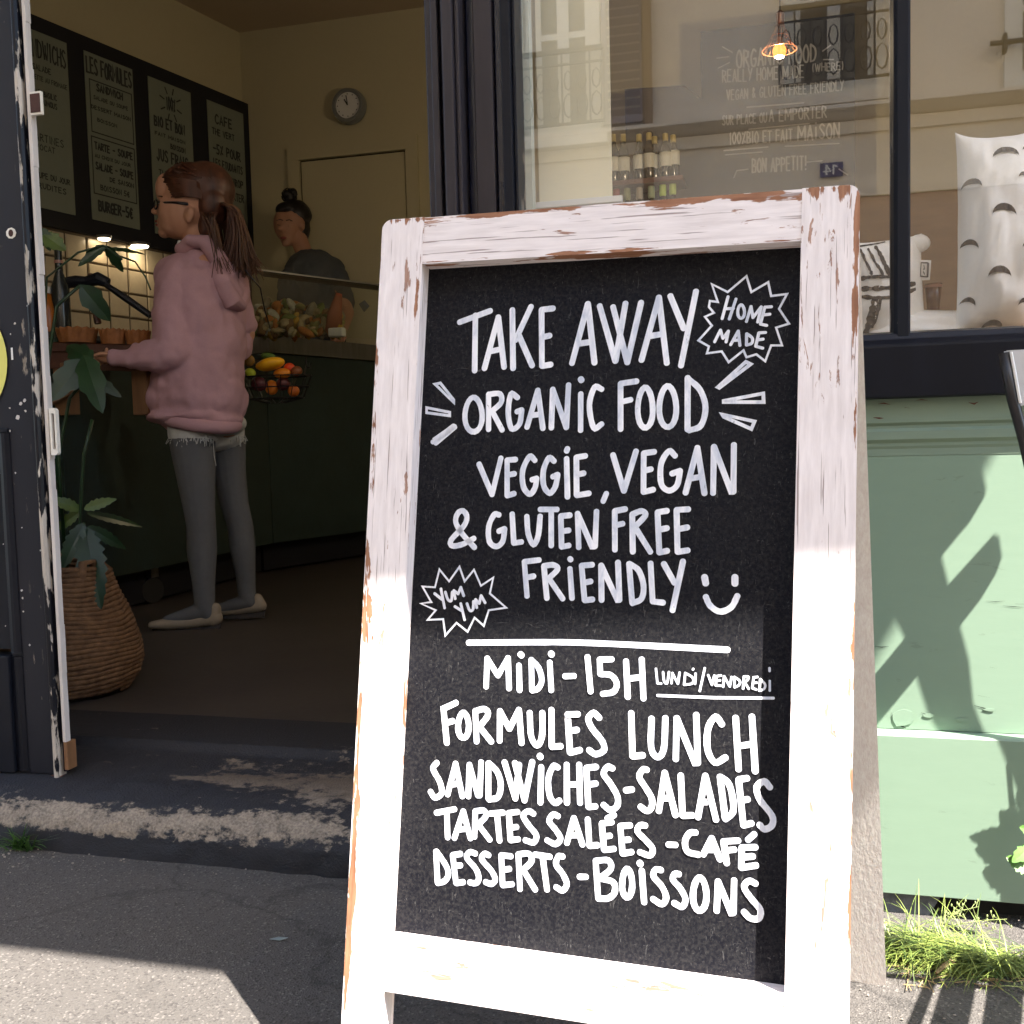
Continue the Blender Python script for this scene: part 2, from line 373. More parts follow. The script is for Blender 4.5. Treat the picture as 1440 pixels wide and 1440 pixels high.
def speckle(name, base, hi, lo, scale, amt=.5, rough=.85, bs=.6, bd=.003):
    m = bpy.data.materials.new(name); nt, ns, L, P = nodes(m)
    v = N(nt, 'ShaderNodeTexVoronoi', i_Scale=scale); tc = ns.new('ShaderNodeTexCoord'); L.new(tc.outputs['Object'], v.inputs['Vector'])
    n1 = texnoise(nt, scale * .9, 4); n2 = texnoise(nt, 2.5, 6); n3 = texnoise(nt, scale * .22, 4)
    sp = ramp(nt, .35, .68); L.new(n1.outputs[0], sp.inputs[0])
    c = mixc(nt, math_(nt, 'MULTIPLY', sp.outputs[0], amt), base, hi)
    k = ramp(nt, .60, .66); L.new(n3.outputs[0], k.inputs[0]); c = mixc(nt, math_(nt, 'MULTIPLY', k.outputs[0], .35), c, lo)
    sv = ns.new('ShaderNodeSeparateColor'); L.new(v.outputs['Color'], sv.inputs[0])
    k2 = ramp(nt, .86, .9); L.new(sv.outputs[0], k2.inputs[0]); c = mixc(nt, math_(nt, 'MULTIPLY', k2.outputs[0], .75), c, lo)
    k3 = ramp(nt, .93, .95); L.new(sv.outputs[1], k3.inputs[0]); c = mixc(nt, math_(nt, 'MULTIPLY', k3.outputs[0], .8), c, tuple(min(1, x * 1.5) for x in hi))
    g = ramp(nt, .3, .75); L.new(n2.outputs[0], g.inputs[0]); c = mixc(nt, math_(nt, 'MULTIPLY', g.outputs[0], .35), c, tuple(x * .7 for x in base))
    wv = N(nt, 'ShaderNodeTexVoronoi', i_Scale=1.7, feature='DISTANCE_TO_EDGE'); dn = texnoise(nt, 5, 6); dm = ns.new('ShaderNodeMixRGB'); dm.inputs[0].default_value = .22; L.new(tc.outputs['Object'], dm.inputs[1]); L.new(dn.outputs['Color'], dm.inputs[2]); L.new(dm.outputs[0], wv.inputs['Vector'])
    kc = ramp(nt, .0, .010, (1, 1, 1, 1), (0, 0, 0, 1)); L.new(wv.outputs['Distance'], kc.inputs[0]); c = mixc(nt, math_(nt, 'MULTIPLY', kc.outputs[0], .55), c, tuple(x * .35 for x in base))
    st = texnoise(nt, 7, 5); ks = ramp(nt, .60, .68); L.new(st.outputs[0], ks.inputs[0]); c = mixc(nt, math_(nt, 'MULTIPLY', ks.outputs[0], .30), c, tuple(x * .55 for x in base))
    L.new(c, P.inputs['Base Color']); P.inputs['Roughness'].default_value = rough
    h = math_(nt, 'ADD', v.outputs['Distance'], n1.outputs[0]); bump(nt, h, bs, bd); return m
pave_m = speckle('gritty_pavement', (.078, .070, .063), (.128, .115, .104), (.035, .03, .028), 380)
road_m = speckle('road_asphalt', (.05, .05, .052), (.09, .09, .09), (.02, .02, .02), 90)

m = bpy.data.materials.new('worn_painted_doorstep'); nt, ns, L, P = nodes(m); step_m = m
sx = ns.new('ShaderNodeSeparateXYZ'); tc = ns.new('ShaderNodeTexCoord'); L.new(tc.outputs['Object'], sx.inputs[0])
geo = ns.new('ShaderNodeNewGeometry')
n1 = texnoise(nt, 9, 8, (.45, 1, 1), .68, dist=.4); n2 = texnoise(nt, 55, 6, (.7, 1, 1), .7); n3 = texnoise(nt, 260, 3)
# nose of the step: rubbed bare; wide patch in the middle of the tread too
def tri(o, c, w):
    d = math_(nt, 'ABSOLUTE', math_(nt, 'SUBTRACT', o, c)); n = ns.new('ShaderNodeMath'); n.operation = 'SUBTRACT'; n.use_clamp = True
    n.inputs[0].default_value = 1.0; L.new(math_(nt, 'DIVIDE', d, w), n.inputs[1]); return n.outputs[0]
nz0 = texnoise(nt, 3.2, 4, (1, .3, .3)); nzr = ramp(nt, .30, .62); L.new(nz0.outputs[0], nzr.inputs[0])
nose = math_(nt, 'MULTIPLY', math_(nt, 'MULTIPLY', tri(sx.outputs[1], -.089, .034), .26), math_(nt, 'ADD', math_(nt, 'MULTIPLY', nzr.outputs[0], .75), .35))
mid = math_(nt, 'MULTIPLY', math_(nt, 'MULTIPLY', tri(sx.outputs[1], .03, .13), tri(sx.outputs[0], -.70, .42)), .27)
f = math_(nt, 'ADD', math_(nt, 'ADD', nose, mid), math_(nt, 'ADD', math_(nt, 'MULTIPLY', n1.outputs[0], .62), math_(nt, 'MULTIPLY', n2.outputs[0], .52)))
f = math_(nt, 'SUBTRACT', f, math_(nt, 'MULTIPLY', tri(sx.outputs[2], .01, .03), .35))
r = ramp(nt, .69, .745); L.new(f, r.inputs[0])
sc_ = ramp(nt, .3, .7, (.045, .036, .028, 1), (.42, .345, .26, 1)); L.new(math_(nt, 'ADD', math_(nt, 'MULTIPLY', n3.outputs[0], .5), math_(nt, 'MULTIPLY', n2.outputs[0], .5)), sc_.inputs[0])
dust_shade = mixc(nt, math_(nt, 'MULTIPLY', tri(sx.outputs[1], .05, .125), .95), sc_.outputs[0], (.085, .062, .045))  # dusty brown on the tread, darkened further for its weaker light
L.new(mixc(nt, r.outputs[0], (.014, .014, .018), dust_shade), P.inputs['Base Color']); P.inputs['Roughness'].default_value = .7
bump(nt, math_(nt, 'ADD', math_(nt, 'MULTIPLY', r.outputs[0], -.8), math_(nt, 'ADD', n2.outputs[0], n3.outputs[0])), .7, .003)

# window glass: clear pane with a mirror film
def glass_mat(name, k, tint=(1, 1, 1)):
    m = bpy.data.materials.new(name); m.use_nodes = True; nt = m.node_tree; nt.nodes.clear()
    o = nt.nodes.new('ShaderNodeOutputMaterial'); t = nt.nodes.new('ShaderNodeBsdfTransparent'); t.inputs[0].default_value = c4(tint)
    g = nt.nodes.new('ShaderNodeBsdfGlossy'); g.inputs['Roughness'].default_value = 0.0; g.inputs[0].default_value = (1, 1, 1, 1)
    mx = nt.nodes.new('ShaderNodeMixShader'); mx.inputs[0].default_value = k
    nt.links.new(t.outputs[0], mx.inputs[1]); nt.links.new(g.outputs[0], mx.inputs[2]); nt.links.new(mx.outputs[0], o.inputs[0]); return m
shop_glass = glass_mat('shop_window_glass', .068)
thin_glass = glass_mat('sneeze_guard_glass', .06, (.93, .95, .92))

# ============================================================ SETTING
def grid_sheet(name, xs, ys, zf, m, smooth=True):
    mb = MB(); nx = len(xs)
    mb.add([(x, y, zf(x, y)) for y in ys for x in xs], [(j * nx + i, j * nx + i + 1, (j + 1) * nx + i + 1, (j + 1) * nx + i) for j in range(len(ys) - 1) for i in range(nx - 1)])
    return mb.build(name, m, smooth=smooth)
def sst(a, b, x):
    t = min(1, max(0, (x - a) / (b - a))); return t * t * (3 - 2 * t)
def ground_z(x, y):
    z = -.024 * sst(-.20, -.03, y) * sst(-.35, -.1, x)
    if -2 < x < 1 and -1 < y: z += .0022 * noise.noise(Vector((x * 6, y * 6, 0))) + .0008 * noise.noise(Vector((x * 30, y * 30, 3)))
    return z
xs = [-40, -15, -6, -3] + [-2 + .02 * i for i in range(151)] + [1.5, 3, 6, 15, 40]
ys = [-2.4, -1.8, -1.4] + [-1 + .02 * i for i in range(52)] + [.07]
tag(grid_sheet('pavement', xs, ys, ground_z, pave_m), kind='structure')
tag(MB().box((-40, -2.52, -.3), (40, -2.4, .005)).build('kerb', mat('kerb_granite', (.3, .29, .28), .7, .2, 40)), kind='structure')
tag(grid_sheet('road', [-60, 0, 60], [-6.2, -2.5], lambda x, y: -.12, road_m), kind='structure')
tag(MB().box((-60, -7.7, -.3), (60, -6.2, 0)).build('far_pavement', pave_m), kind='structure')

# doorstep: swept worn profile
prof = [(-.106, -.02), (-.105, .018), (-.102, .040), (-.095, .054), (-.084, .066), (-.068, .076), (-.045, .084), (-.02, .088), (.01, .090), (.05, .094), (.09, .098), (.125, .103), (.135, .118), (.15, .1195), (.30, .1195)]
# denser profile
pp = []
for i in range(len(prof) - 1):
    for k in range(4):
        t = k / 4; pp.append((prof[i][0] * (1 - t) + prof[i + 1][0] * t, prof[i][1] * (1 - t) + prof[i + 1][1] * t))
pp.append(prof[-1])
mb = MB(); nx = 170
for (y, z) in pp:
    for i in range(nx + 1):
        x = -1.95 + 1.60 * i / nx
        d = noise.noise(Vector((x * 5, y * 8, z * 8))) * .007 + noise.noise(Vector((x * 28, y * 28, z * 30))) * .0035 + noise.noise(Vector((x * 80, y * 80, z * 80))) * .0013
        k = 1 if y < .12 else .15
        mb.v.append((x, y + d * (1 if z < .07 else .3) * k - .012 * (x + 1.0) * (1 if y < 0 else 0), z + d * .8 * k * (1 if z > .03 else .0)))
n_ = nx + 1
mb.f = [(j * n_ + i, j * n_ + i + 1, (j + 1) * n_ + i + 1, (j + 1) * n_ + i) for j in range(len(pp) - 1) for i in range(nx)]; mb.mi = [0] * len(mb.f)
tag(mb.build('doorstep', step_m, smooth=True), kind='structure')
tag(MB().box((-3.6, .20, 0), (2.6, 3.8, .1185)).build('interior_floor', floor_m), kind='structure')

WD = Vector((.213, .977, 0)).normalized(); WC = Vector((-2.655, 3.4, 0)); WN = Vector((WD.y, -WD.x, 0))
def onW(x, y, off=0.0): return onP(x, y, WC + WN * off, WN)
def wallp(t, z, off=0.0):   # t metres along the side wall from the far corner toward the street
    p = WC - WD * t + WN * off; return Vector((p.x, p.y, z))
tag(MB().prism([wallp(-.2, .1), wallp(3.55, .1), wallp(3.55, 2.85), wallp(-.2, 2.85)], -WN * .1).build('interior_side_wall', cream), kind='structure')
tag(MB().box((-2.70, 3.4, .1), (2.4, 3.5, 2.85)).build('interior_back_wall', cream), kind='structure')
tag(MB().box((2.3, .1, .1), (2.4, 3.4, 2.85)).build('interior_right_wall', cream), kind='structure')
tag(MB().prism([(-3.6, .08, 2.785), (2.4, .08, 2.785), (2.4, 3.5, 2.785), (-3.6, 3.5, 2.785)], (0, 0, .1)).build('interior_ceiling', ceil_m), kind='structure')

# ============================================================ SHOPFRONT
shop = thing('shopfront', (-.4, 0, 0), 'black and pale green painted wooden shopfront with large display window', 'shopfront')
def P(name, mb, m, **k): return mb.build(name, m, shop, **k)
def vstrip(x0, x1, y0, z0=.09, z1=2.4, yb=.10): return MB().box((x0, y0, z0), (x1, yb, z1))
# casing between doorway and window, each moulding its own piece
for a, b, y, mm in [(-.503, -.492, -.012, brown_black), (-.4915, -.480, -.022, brown_black), (-.4795, -.473, -.012, brown_black), (-.4725, -.4555, -.028, brown_black),
                    (-.455, -.4475, -.020, brown_black), (-.447, -.432, .012, navy), (-.4315, -.402, -.004, brown_black), (-.4015, -.3895, .006, navy), (-.389, -.374, -.006, black_clean)]:
    P('door_casing_moulding', vstrip(a, b, y, .0), mm, bevel=.0022)
P('window_jamb', vstrip(-.3735, -.369, .004, .776), black_paint, bevel=.001)
mull_m = chipped('mullion_paint', (.012, .013, .018), (.40, .36, .32), .34, (1, 1, .25), 20, .65, 120, grainamt=.2)
P('window_mullion', MB().prism([(.1555, .06, .772), (.1555, .006, .772), (.159, -.006, .772), (.1735, -.006, .772), (.177, .006, .772), (.177, .06, .772)], (0, 0, 1.63)), mull_m, bevel=.001)
P('window_pane', MB().box((-.369, .025, .79), (.1555, .030, 2.4)), shop_glass)
P('window_pane', MB().box((.177, .025, .79), (1.25, .030, 2.4)), shop_glass)
P('window_bottom_rail', MB().prism([(-.369, .045, .7765), (-.369, -.008, .7765), (-.369, -.004, .785), (-.369, .045, .792)], (1.62, 0, 0)), black_paint, bevel=.001)
P('black_sill_band', MB().prism([(-.372, .05, .697), (-.372, -.028, .697), (-.372, -.028, .768), (-.372, -.018, .776), (-.372, .05, .776)], (1.63, 0, 0)), black_clean, bevel=.003)
prf = [(.02, .6965), (-.0085, .6965), (-.0090, .668), (-.0085, .664), (-.0045, .660), (-.0045, .656), (-.0080, .652), (-.0080, .641), (-.0035, .636), (-.0035, .632), (-.0015, .628), (-.0012, .6185), (.02, .6184)]
P('green_cornice_moulding', MB().prism([(-.372, y, z) for y, z in prf], (1.63, 0, 0)), green2)
P('upper_green_panel', MB().prism([(-.372, .02, .6183), (-.372, -.0005, .6183), (-.372, -.0005, .2365), (-.372, .02, .2365)], (1.63, 0, 0)), green)
P('lower_green_panel', MB().prism([(-.372, .02, .2360), (-.372, -.0215, .2350), (-.372, -.024, .2320), (-.372, -.024, .008), (-.372, .02, .008)], (1.63, 0, 0)), green, bevel=.001)
P('dark_plinth', MB().box((-.372, .012, -.05), (1.3, .05, .007)), mat('plinth_black', (.012, .011, .010), .9, .4, 30))  # near-black strip closing the gap below the green panels
P('wall_under_window', MB().box((-.372, .051, 0), (1.3, .10, .770)), black_clean)
P('corner_pier', MB().box((1.262, -.03, 0), (1.9, .10, 3.0)), stone_m)
P('lintel', MB().box((-3.4, -.02, 2.405), (1.26, .10, 3.0)), black_clean)
P('wall', MB().box((-12, -.02, 3.002), (12, .5, 9)), stone_m)
P('wall', MB().box((-12, -.02, 0), (-2.01, .10, 3.0)), stone_m)
P('wall', MB().box((1.902, -.02, 0), (12, .5, 3.0)), stone_m)
P('roof', MB().box((-12, .10, 3.002), (12, 4, 3.2)), stone_m)
# curls of lifting paint and cracks on the green panels: small raised flakes
fl = mat('lifted_paint_flake', (.17, .25, .18), .5, .1, 30, .1); crk = mat('crack_dark', (.02, .03, .02), .9, .2, 30, 0)
def flake(px, py, w, h, seed, Y=-.0008):
    r_ = random.Random(seed); c = onY(px, py, Y); pts = []
    n = 9
    for i in range(n):
        a = 2 * math.pi * i / n; q = .7 + .5 * r_.random(); pts.append((c.x + math.cos(a) * w * q, Y, c.z + math.sin(a) * h * q))
    return MB().prism(pts, (0, -.0012, 0))
def crack(pts, w, Y=-.0011):
    p3 = [onY(a, b, Y) for a, b in pts]; mb = MB(); n = len(p3)
    for i in range(n - 1):
        k0 = w * math.sin(math.pi * (i + .15) / n); k1 = w * math.sin(math.pi * (i + 1.0) / n) if i < n - 2 else w * .1
        mb.quad(p3[i] + Vector((0, 0, -k0)), p3[i + 1] + Vector((0, 0, -k1)), p3[i + 1] + Vector((0, 0, k1)), p3[i] + Vector((0, 0, k0)))
    return mb
for i, (a, b, w, h) in enumerate([(1269, 1009, .018, .016), (1306, 1006, .010, .003), (1352, 1012, .008, .003), (1391, 998, .010, .002)]):
    P('paint_flake', flake(a, b, w * .8, h * .8, i), green, bevel=.0005)
for pts, w in [([(1253, 1001), (1256, 1009), (1262, 1016), (1268, 1021), (1274, 1024)], .0016), ([(1295, 1002), (1303, 1005), (1311, 1010)], .0007), ([(1370, 992), (1384, 996), (1390, 999), (1398, 999)], .0012),
               ([(1387, 845), (1400, 846), (1414, 845)], .0004), ([(1410, 852), (1425, 853), (1440, 854)], .0005), ([(1230, 909), (1240, 910), (1250, 909)], .0007), ([(1430, 1103), (1437, 1101), (1446, 1100)], .0008), ([(1392, 938), (1402, 940)], .0004), ([(1375, 978), (1392, 981)], .0004)]:
    P('paint_crack', crack(pts, w, -.0012), crk)
for pts, w in [([(1235, 562 + 6), (1243, 567), (1252, 569)], .0010), ([(1288, 563), (1296, 562), (1305, 563)], .0008), ([(1362, 566), (1370, 568), (1376, 565)], .0014), ([(1228, 587), (1236, 588), (1243, 588)], .0013), ([(1272, 573), (1280, 574)], .0011)]:
    P('paint_crack', crack(pts, w, -.0100), mat('rust_stain', (.10, .035, .02), .9, .2, 30, 0))

# closed left door leaf with peeling black paint
leaf = thing('door_leaf', (-1.3, 0, .09), 'closed left door leaf, peeling black paint, white edge strip and latch plates', 'door')
def D(name, mb, m, **k): return mb.build(name, m, leaf, **k)
D('stile', MB().box((-1.306, .0, .09), (-1.2300, .016, 2.38)), black_paint, bevel=.002)
D('meeting_bead', MB().prism([(-1.2295, .014, .085), (-1.2295, -.004, .085), (-1.2255, -.009, .085), (-1.2205, -.009, .085), (-1.2175, -.003, .085), (-1.2175, .014, .085)], (0, 0, 2.295)), chipped('flaking_black_bead', (.010, .010, .014), (.62, .55, .47), .62, (1, 1, .18), 22, .3, 110, grainamt=.1), bevel=.0015)
D('dark_rebate', MB().box((-1.2170, .006, .095), (-1.2095, .014, 2.38)), navy)
mb = MB(); random.seed(3)
z = .150
while z < 2.38:
    z2 = min(2.38, z + .035 + random.random() * .06); e = -1.2030 + (random.random() - .5) * .0022
    mb.prism([(-1.2090, -.002, z), (e, -.002, z), (e + (random.random() - .5) * .001, -.002, z2), (-1.2090, -.002, z2)], (0, .012, 0)); z = z2
D('white_edge_strip', mb, mat('dirty_white_edge', (.62, .58, .55), .6, .15, 40, .4, (1, 1, .2)))
D('bare_wood_end', MB().box((-1.2092, -.0015, .100), (-1.2015, .022, .1495)), wood_m, bevel=.001)
D('lock_rail', MB().box((-2.0, .0005, .62), (-1.3062, .044, .705)), black_paint, bevel=.001)
D('door_pane', MB().box((-2.0, .020, .7055), (-1.3062, .025, 2.3)), shop_glass)
D('moulding', MB().prism([(-1.3060, -.0015, .305), (-1.2960, -.0060, .305), (-1.2900, -.0060, .305), (-1.2830, -.0015, .305)], (0, 0, .385)), black_clean, bevel=.001)
D('moulding', MB().prism([(-1.3060, -.0015, .0965), (-1.2960, -.0050, .0965), (-1.2900, -.0050, .0965), (-1.2830, -.0015, .0965)], (0, 0, .2025)), black_clean, bevel=.001)
D('moulding', MB().box((-2.0, -.0015, .690), (-1.2832, -.006, .697)), black_clean, bevel=.001)
D('panel', MB().box((-2.0, .006, .31), (-1.3062, .03, .6195)), black_clean)
D('panel', MB().box((-2.0, -.010, .0915), (-1.3062, .03, .300)), black_clean, bevel=.002)
lm = mat('bright_worn_metal', (.72, .69, .62), .4, .1, 60, .2); dk = mat('dark_keyhole', (.06, .022, .015), .8, .2, 30, 0)
a, b = onY(70, 574, -.003), onY(83, 640, -.003)
mb = MB(); rr = .0045; x0, x1, z0, z1 = a.x, b.x, b.z, a.z
op = [(x0, z0), (x1 - rr, z0), (x1 - .001, z0 + .002), (x1, z0 + rr), (x1, z1 - rr), (x1 - .001, z1 - .002), (x1 - rr, z1), (x0, z1)]
ip = [(x0 + .004, z0 + .010), (x1 - .006, z0 + .010), (x1 - .0045, z0 + .0105), (x1 - .0035, z0 + .012), (x1 - .0035, z1 - .011), (x1 - .0045, z1 - .0095), (x1 - .006, z1 - .009), (x0 + .004, z1 - .009)]
for i in range(8):
    j = (i + 1) % 8; mb.prism([(op[i][0], -.006, op[i][1]), (op[j][0], -.006, op[j][1]), (ip[j][0], -.006, ip[j][1]), (ip[i][0], -.006, ip[i][1])], (0, .008, 0))
kp = D('latch_plate', mb, lm, label='white paint edged latch plate with a dark slot')
MB().prism([(q[0], -.001, q[1]) for q in ip], (0, .003, 0)).build('latch_slot', dk, kp)
a, b = onY(42, 130, -.002), onY(60, 161, -.002)
kp = D('upper_latch', MB().box((a.x, -.004, b.z), (b.x, .002, a.z)), lm, bevel=.001)
MB().box((a.x + .002, -.0055, b.z + .004), (b.x - .002, -.0042, a.z - .004)).build('latch_slot', dk, kp)
hc = onY(16, 328, 0)
h = D('old_lock_hole', MB().lathe([(.0095, 0), (.0105, .0006), (.004, .0012)], (hc.x, -.0002, hc.z), 9, Matrix.Rotation(R(90), 3, 'X') @ Matrix.Diagonal((1, .9, 1))), lm)
MB().lathe([(.0062, 0), (.0050, .0006)], (hc.x, -.0015, hc.z), 10, Matrix.Rotation(R(90), 3, 'X') @ Matrix.Diagonal((.8, 1, 1))).build('lock_hole_centre', dk, h)
st = onY(-67, 509, -.002); rad = .113
stk = MB().lathe([(rad, 0), (rad, .0006)], (st.x, -.0018, st.z), 60, Matrix.Rotation(R(90), 3, 'X')).build('yellow_sticker', mat('lemon_yellow_vinyl', (.72, .68, .16), .5, .04, 20, 0)); tag(stk, 'round lemon yellow sticker on the door glass at left edge', 'sticker')
D('paint_scab', MB().box((onY(5, 498, 0).x, -.0008, onY(5, 516, 0).z), (onY(9, 498, 0).x, -.0001, onY(5, 488, 0).z)), white_m)
D('paint_scab', MB().box((onY(16, 498, 0).x, -.0008, onY(16, 506, 0).z), (onY(18.5, 498, 0).x, -.0001, onY(16, 489, 0).z)), white_m)
random.seed(11); mb = MB()
for (px, py, s) in [(25, 587, 3.4), (29, 568, 2.6), (35, 563, 2.4), (36, 578, 1.8), (14, 574, 1.4), (14, 606, 1.6), (39, 430, 1.6), (22, 665, 1.4), (57, 774, 1.2), (31, 742, 1.2), (31, 830, 1.8), (32, 841, 1.5), (33, 860, 1.2), (42, 907, 1.4), (62, 790, 1.6), (21, 455, 1.6), (15, 470, 1.2), (5, 765, 1), (8, 880, .9)]:
    c = onY(px, py, 0); n = 7
    mb.prism([(c.x + math.cos(2 * math.pi * i / n) * s * .0013 * (.6 + .7 * random.random()), -.0002, c.z + math.sin(2 * math.pi * i / n) * s * .0013 * (.6 + .7 * random.random())) for i in range(n)], (0, -.0004, 0))
o = D('paint_splashes', mb, mat('splash_white', (.55, .52, .50), .6, .1, 30, 0)); o['kind'] = 'stuff'
D('floor_bolt', MB().box((onY(78, 1085, .01).x, -.004, .066), (onY(92, 1085, .01).x, .012, .0895)), mat('rusty_iron', (.10, .035, .02), .8, .4, 50, .4), bevel=.001)

# awning over the door and part of the window (above the picture), shading the doorway
aw = thing('awning', (-.9, 0, 2.4), 'fabric awning over the cafe door and window, above the sandwich board', 'awning')
awm = bpy.data.materials.new('awning_canvas'); awm.use_nodes = True; nt = awm.node_tree; nt.nodes.clear()
_o = nt.nodes.new('ShaderNodeOutputMaterial'); _d = nt.nodes.new('ShaderNodeBsdfDiffuse'); _t = nt.nodes.new('ShaderNodeBsdfTranslucent'); _d.inputs[0].default_value = (.74, .72, .68, 1); _t.inputs[0].default_value = (.72, .68, .62, 1)
_m = nt.nodes.new('ShaderNodeMixShader'); _m.inputs[0].default_value = .10; nt.links.new(_d.outputs[0], _m.inputs[1]); nt.links.new(_t.outputs[0], _m.inputs[2]); nt.links.new(_m.outputs[0], _o.inputs[0])
MB().prism([(-3.4, -.021, 3.300), (1.70, -.021, 3.300), (1.70, -1.435, 3.200), (-3.4, -1.435, 3.200)], (0, 0, .008)).build('canopy', awm, aw)
MB().box((-3.4, -1.441, 3.14), (1.70, -1.435, 3.20)).build('valance', awm, aw)
MB().tube([(1.68, -.03, 3.27), (1.68, -1.42, 3.185)], .012).build('arm', black_clean, aw)

# ============================================================ BUILDING ACROSS THE STREET (seen mirrored in the window)
OY = 7.4
def opp(x, y, d=0.0):
    p = onY(x, y, OY - d); return Vector((p.x, -(OY - d), p.z))
ob = thing('opposite_building', (0, -OY, 0), 'cream rendered townhouse across the street, mirrored in the shop window', 'building')
def B(name, mb, m, par=ob, **k): return mb.build(name, m, par, **k)
B('wall', MB().box((-14, -OY, 0), (14, -OY - .4, 9.5)), stone_m)
def band(px0, py0, px1, py1, d, th=None):
    a, b = opp(px0, py0), opp(px1, py1); return MB().box((-14, -OY, min(a.z, b.z)), (14, -OY + d, max(a.z, b.z)))
zc = opp(1100, 160).z; zc0 = opp(1100, 178).z
B('string_course', MB().prism([(-14, -OY, zc0), (-14, -OY + .06, zc0 + .02), (-14, -OY + .16, zc - .03), (-14, -OY + .16, zc), (-14, -OY, zc + .02)], (28, 0, 0)), stone_m)
B('string_course', MB().box((-14, -OY, zc0 - .10), (14, -OY + .03, zc0 - .001)), stone_m)
zb = opp(1280, 272).z
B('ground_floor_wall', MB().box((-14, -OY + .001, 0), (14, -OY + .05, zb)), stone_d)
B('ledge', MB().box((-14, -OY + .001, zb + .001), (14, -OY + .09, zb + .06)), stone_m)
def window(x0, x1, zlo, zhi, rail=True, shutL=None, shutR=None):
    wn_ = MB()
    for a, b, c, d in ((x0 - .08, x0, zlo, zhi), (x1, x1 + .08, zlo, zhi), (x0 - .08, x1 + .08, zhi, zhi + .08), (x0 - .08, x1 + .08, zlo - .08, zlo)): wn_.box((a, -OY, c), (b, -OY + .05, d))
    w = B('window_surround', wn_, shut_m)
    mx = (x0 + x1) / 2; fr = MB(); k = .05
    for a, b, c, d in ((x0, x0 + k, zlo, zhi), (x1 - k, x1, zlo, zhi), (mx - k, mx + k, zlo, zhi)): fr.box((a, -OY + .001, c), (b, -OY + .035, d))
    for z_ in (zlo, zlo + (zhi - zlo) * .33, zlo + (zhi - zlo) * .66, zhi - k): fr.box((x0 + k, -OY + .001, z_), (mx - k, -OY + .03, z_ + k)); fr.box((mx + k, -OY + .001, z_), (x1 - k, -OY + .03, z_ + k))
    fr.build('casement_frame', shut_m, w)
    MB().box((x0 + k, -OY + .002, zlo), (mx - k, -OY + .012, zhi)).build('pane', dgls, w); MB().box((mx + k, -OY + .002, zlo), (x1 - k, -OY + .012, zhi)).build('pane', dgls, w)
    for sh, sx_, sgn, mm in ((shutL, x0 - .1, -1, shut_m), (shutR, x1 + .1, 1, shut_d)):
        if not sh: continue
        w_ = sh; s = MB(); a = sx_; b = sx_ + sgn * w_
        s.box((a, -OY + .055, zlo), (a + sgn * .04, -OY + .09, zhi)); s.box((b - sgn * .04, -OY + .055, zlo), (b, -OY + .09, zhi)); s.box((a, -OY + .055, zlo), (b, -OY + .089, zlo + .06)); s.box((a, -OY + .055, zhi - .06), (b, -OY + .089, zhi))
        so_ = B('shutter', s, mm); z_ = zlo + .07; me = None
        xa, xb = sorted((a + sgn * .041, b - sgn * .041))
        while z_ < zhi - .09:
            if me is None:
                sl = MB().prism([(xa, -OY + .056, 0), (xa, -OY + .060, 0), (xa, -OY + .088, .045), (xa, -OY + .084, .045)], (xb - xa, 0, 0)).build('slat', mm, so_); me = sl.data; sl.location.z = z_
            else:
                sl = bpy.data.objects.new('slat', me); COL.objects.link(sl); sl.parent = so_; sl.matrix_parent_inverse = Matrix.Identity(4); sl.location.z = z_
            z_ += .075
    if rail:
        zr = zlo + .02; zt = zlo + .62; rl = MB()
        rl.box((x0 - .12, -OY + .10, zt), (x1 + .12, -OY + .14, zt + .035)); rl.box((x0 - .12, -OY + .11, zr), (x1 + .12, -OY + .13, zr + .02)); rl.box((x0 - .12, -OY + .11, zr + .5), (x1 + .12, -OY + .13, zr + .515))
        n = int((x1 - x0 + .24) / .11)
        for i in range(n + 1):
            xx = x0 - .12 + i * (x1 - x0 + .24) / n; rl.box((xx - .007, -OY + .113, zr + .021), (xx + .007, -OY + .127, zt - .001))
            if i < n:
                c = Vector((xx + .055, -OY + .12, zr + .16)); rl.tube([c + Vector((.045 * math.cos(q * .785), 0, .10 * math.sin(q * .785))) for q in range(9)], .007, 4, False)
                c = Vector((xx + .055, -OY + .12, zr + .37)); rl.tube([c + Vector((.035 * math.cos(q * .785), 0, .08 * math.sin(q * .785))) for q in range(9)], .007, 4, False)
        B('balcony_rail', rl, iron_m)
        B('window_ledge', MB().box((x0 - .14, -OY + .001, zlo - .16), (x1 + .14, -OY + .16, zlo - .082)), stone_m)
p0, p1 = opp(1112, 140), opp(1235, 128)
window(min(p0.x, p1.x) + .03, max(p0.x, p1.x) - .03, zc + .17, zc + 2.2)
p0, p1 = opp(762, 140), opp(808, 150)
window(min(p0.x, p1.x) - .05, max(p0.x, p1.x) + .15, zc + .05, zc + 2.4, True, .34, .36)
p0, p1 = opp(1428, 190), opp(1560, 60)
window(p0.x, p0.x + 1.0, zc + .10, zc + 1.6, False)
p0 = opp(912, 200)
B('downpipe', MB().tube([(p0.x, -OY + .09, 0), (p0.x, -OY + .09, 9)], .045, 10), zinc)
B('wall_bracket', MB().tube([opp(1395, 58, .1), opp(1445, 52, .1)], .022, 6).box(opp(1411, 48, .06), opp(1419, 68, .14)), iron_m)
p0, p1 = opp(868, 182, .05), opp(902, 60, .05)
B('street_door', MB().box((p0.x, -OY + .05, 0), (p1.x, -OY + .08, 2.6)), stone_d)
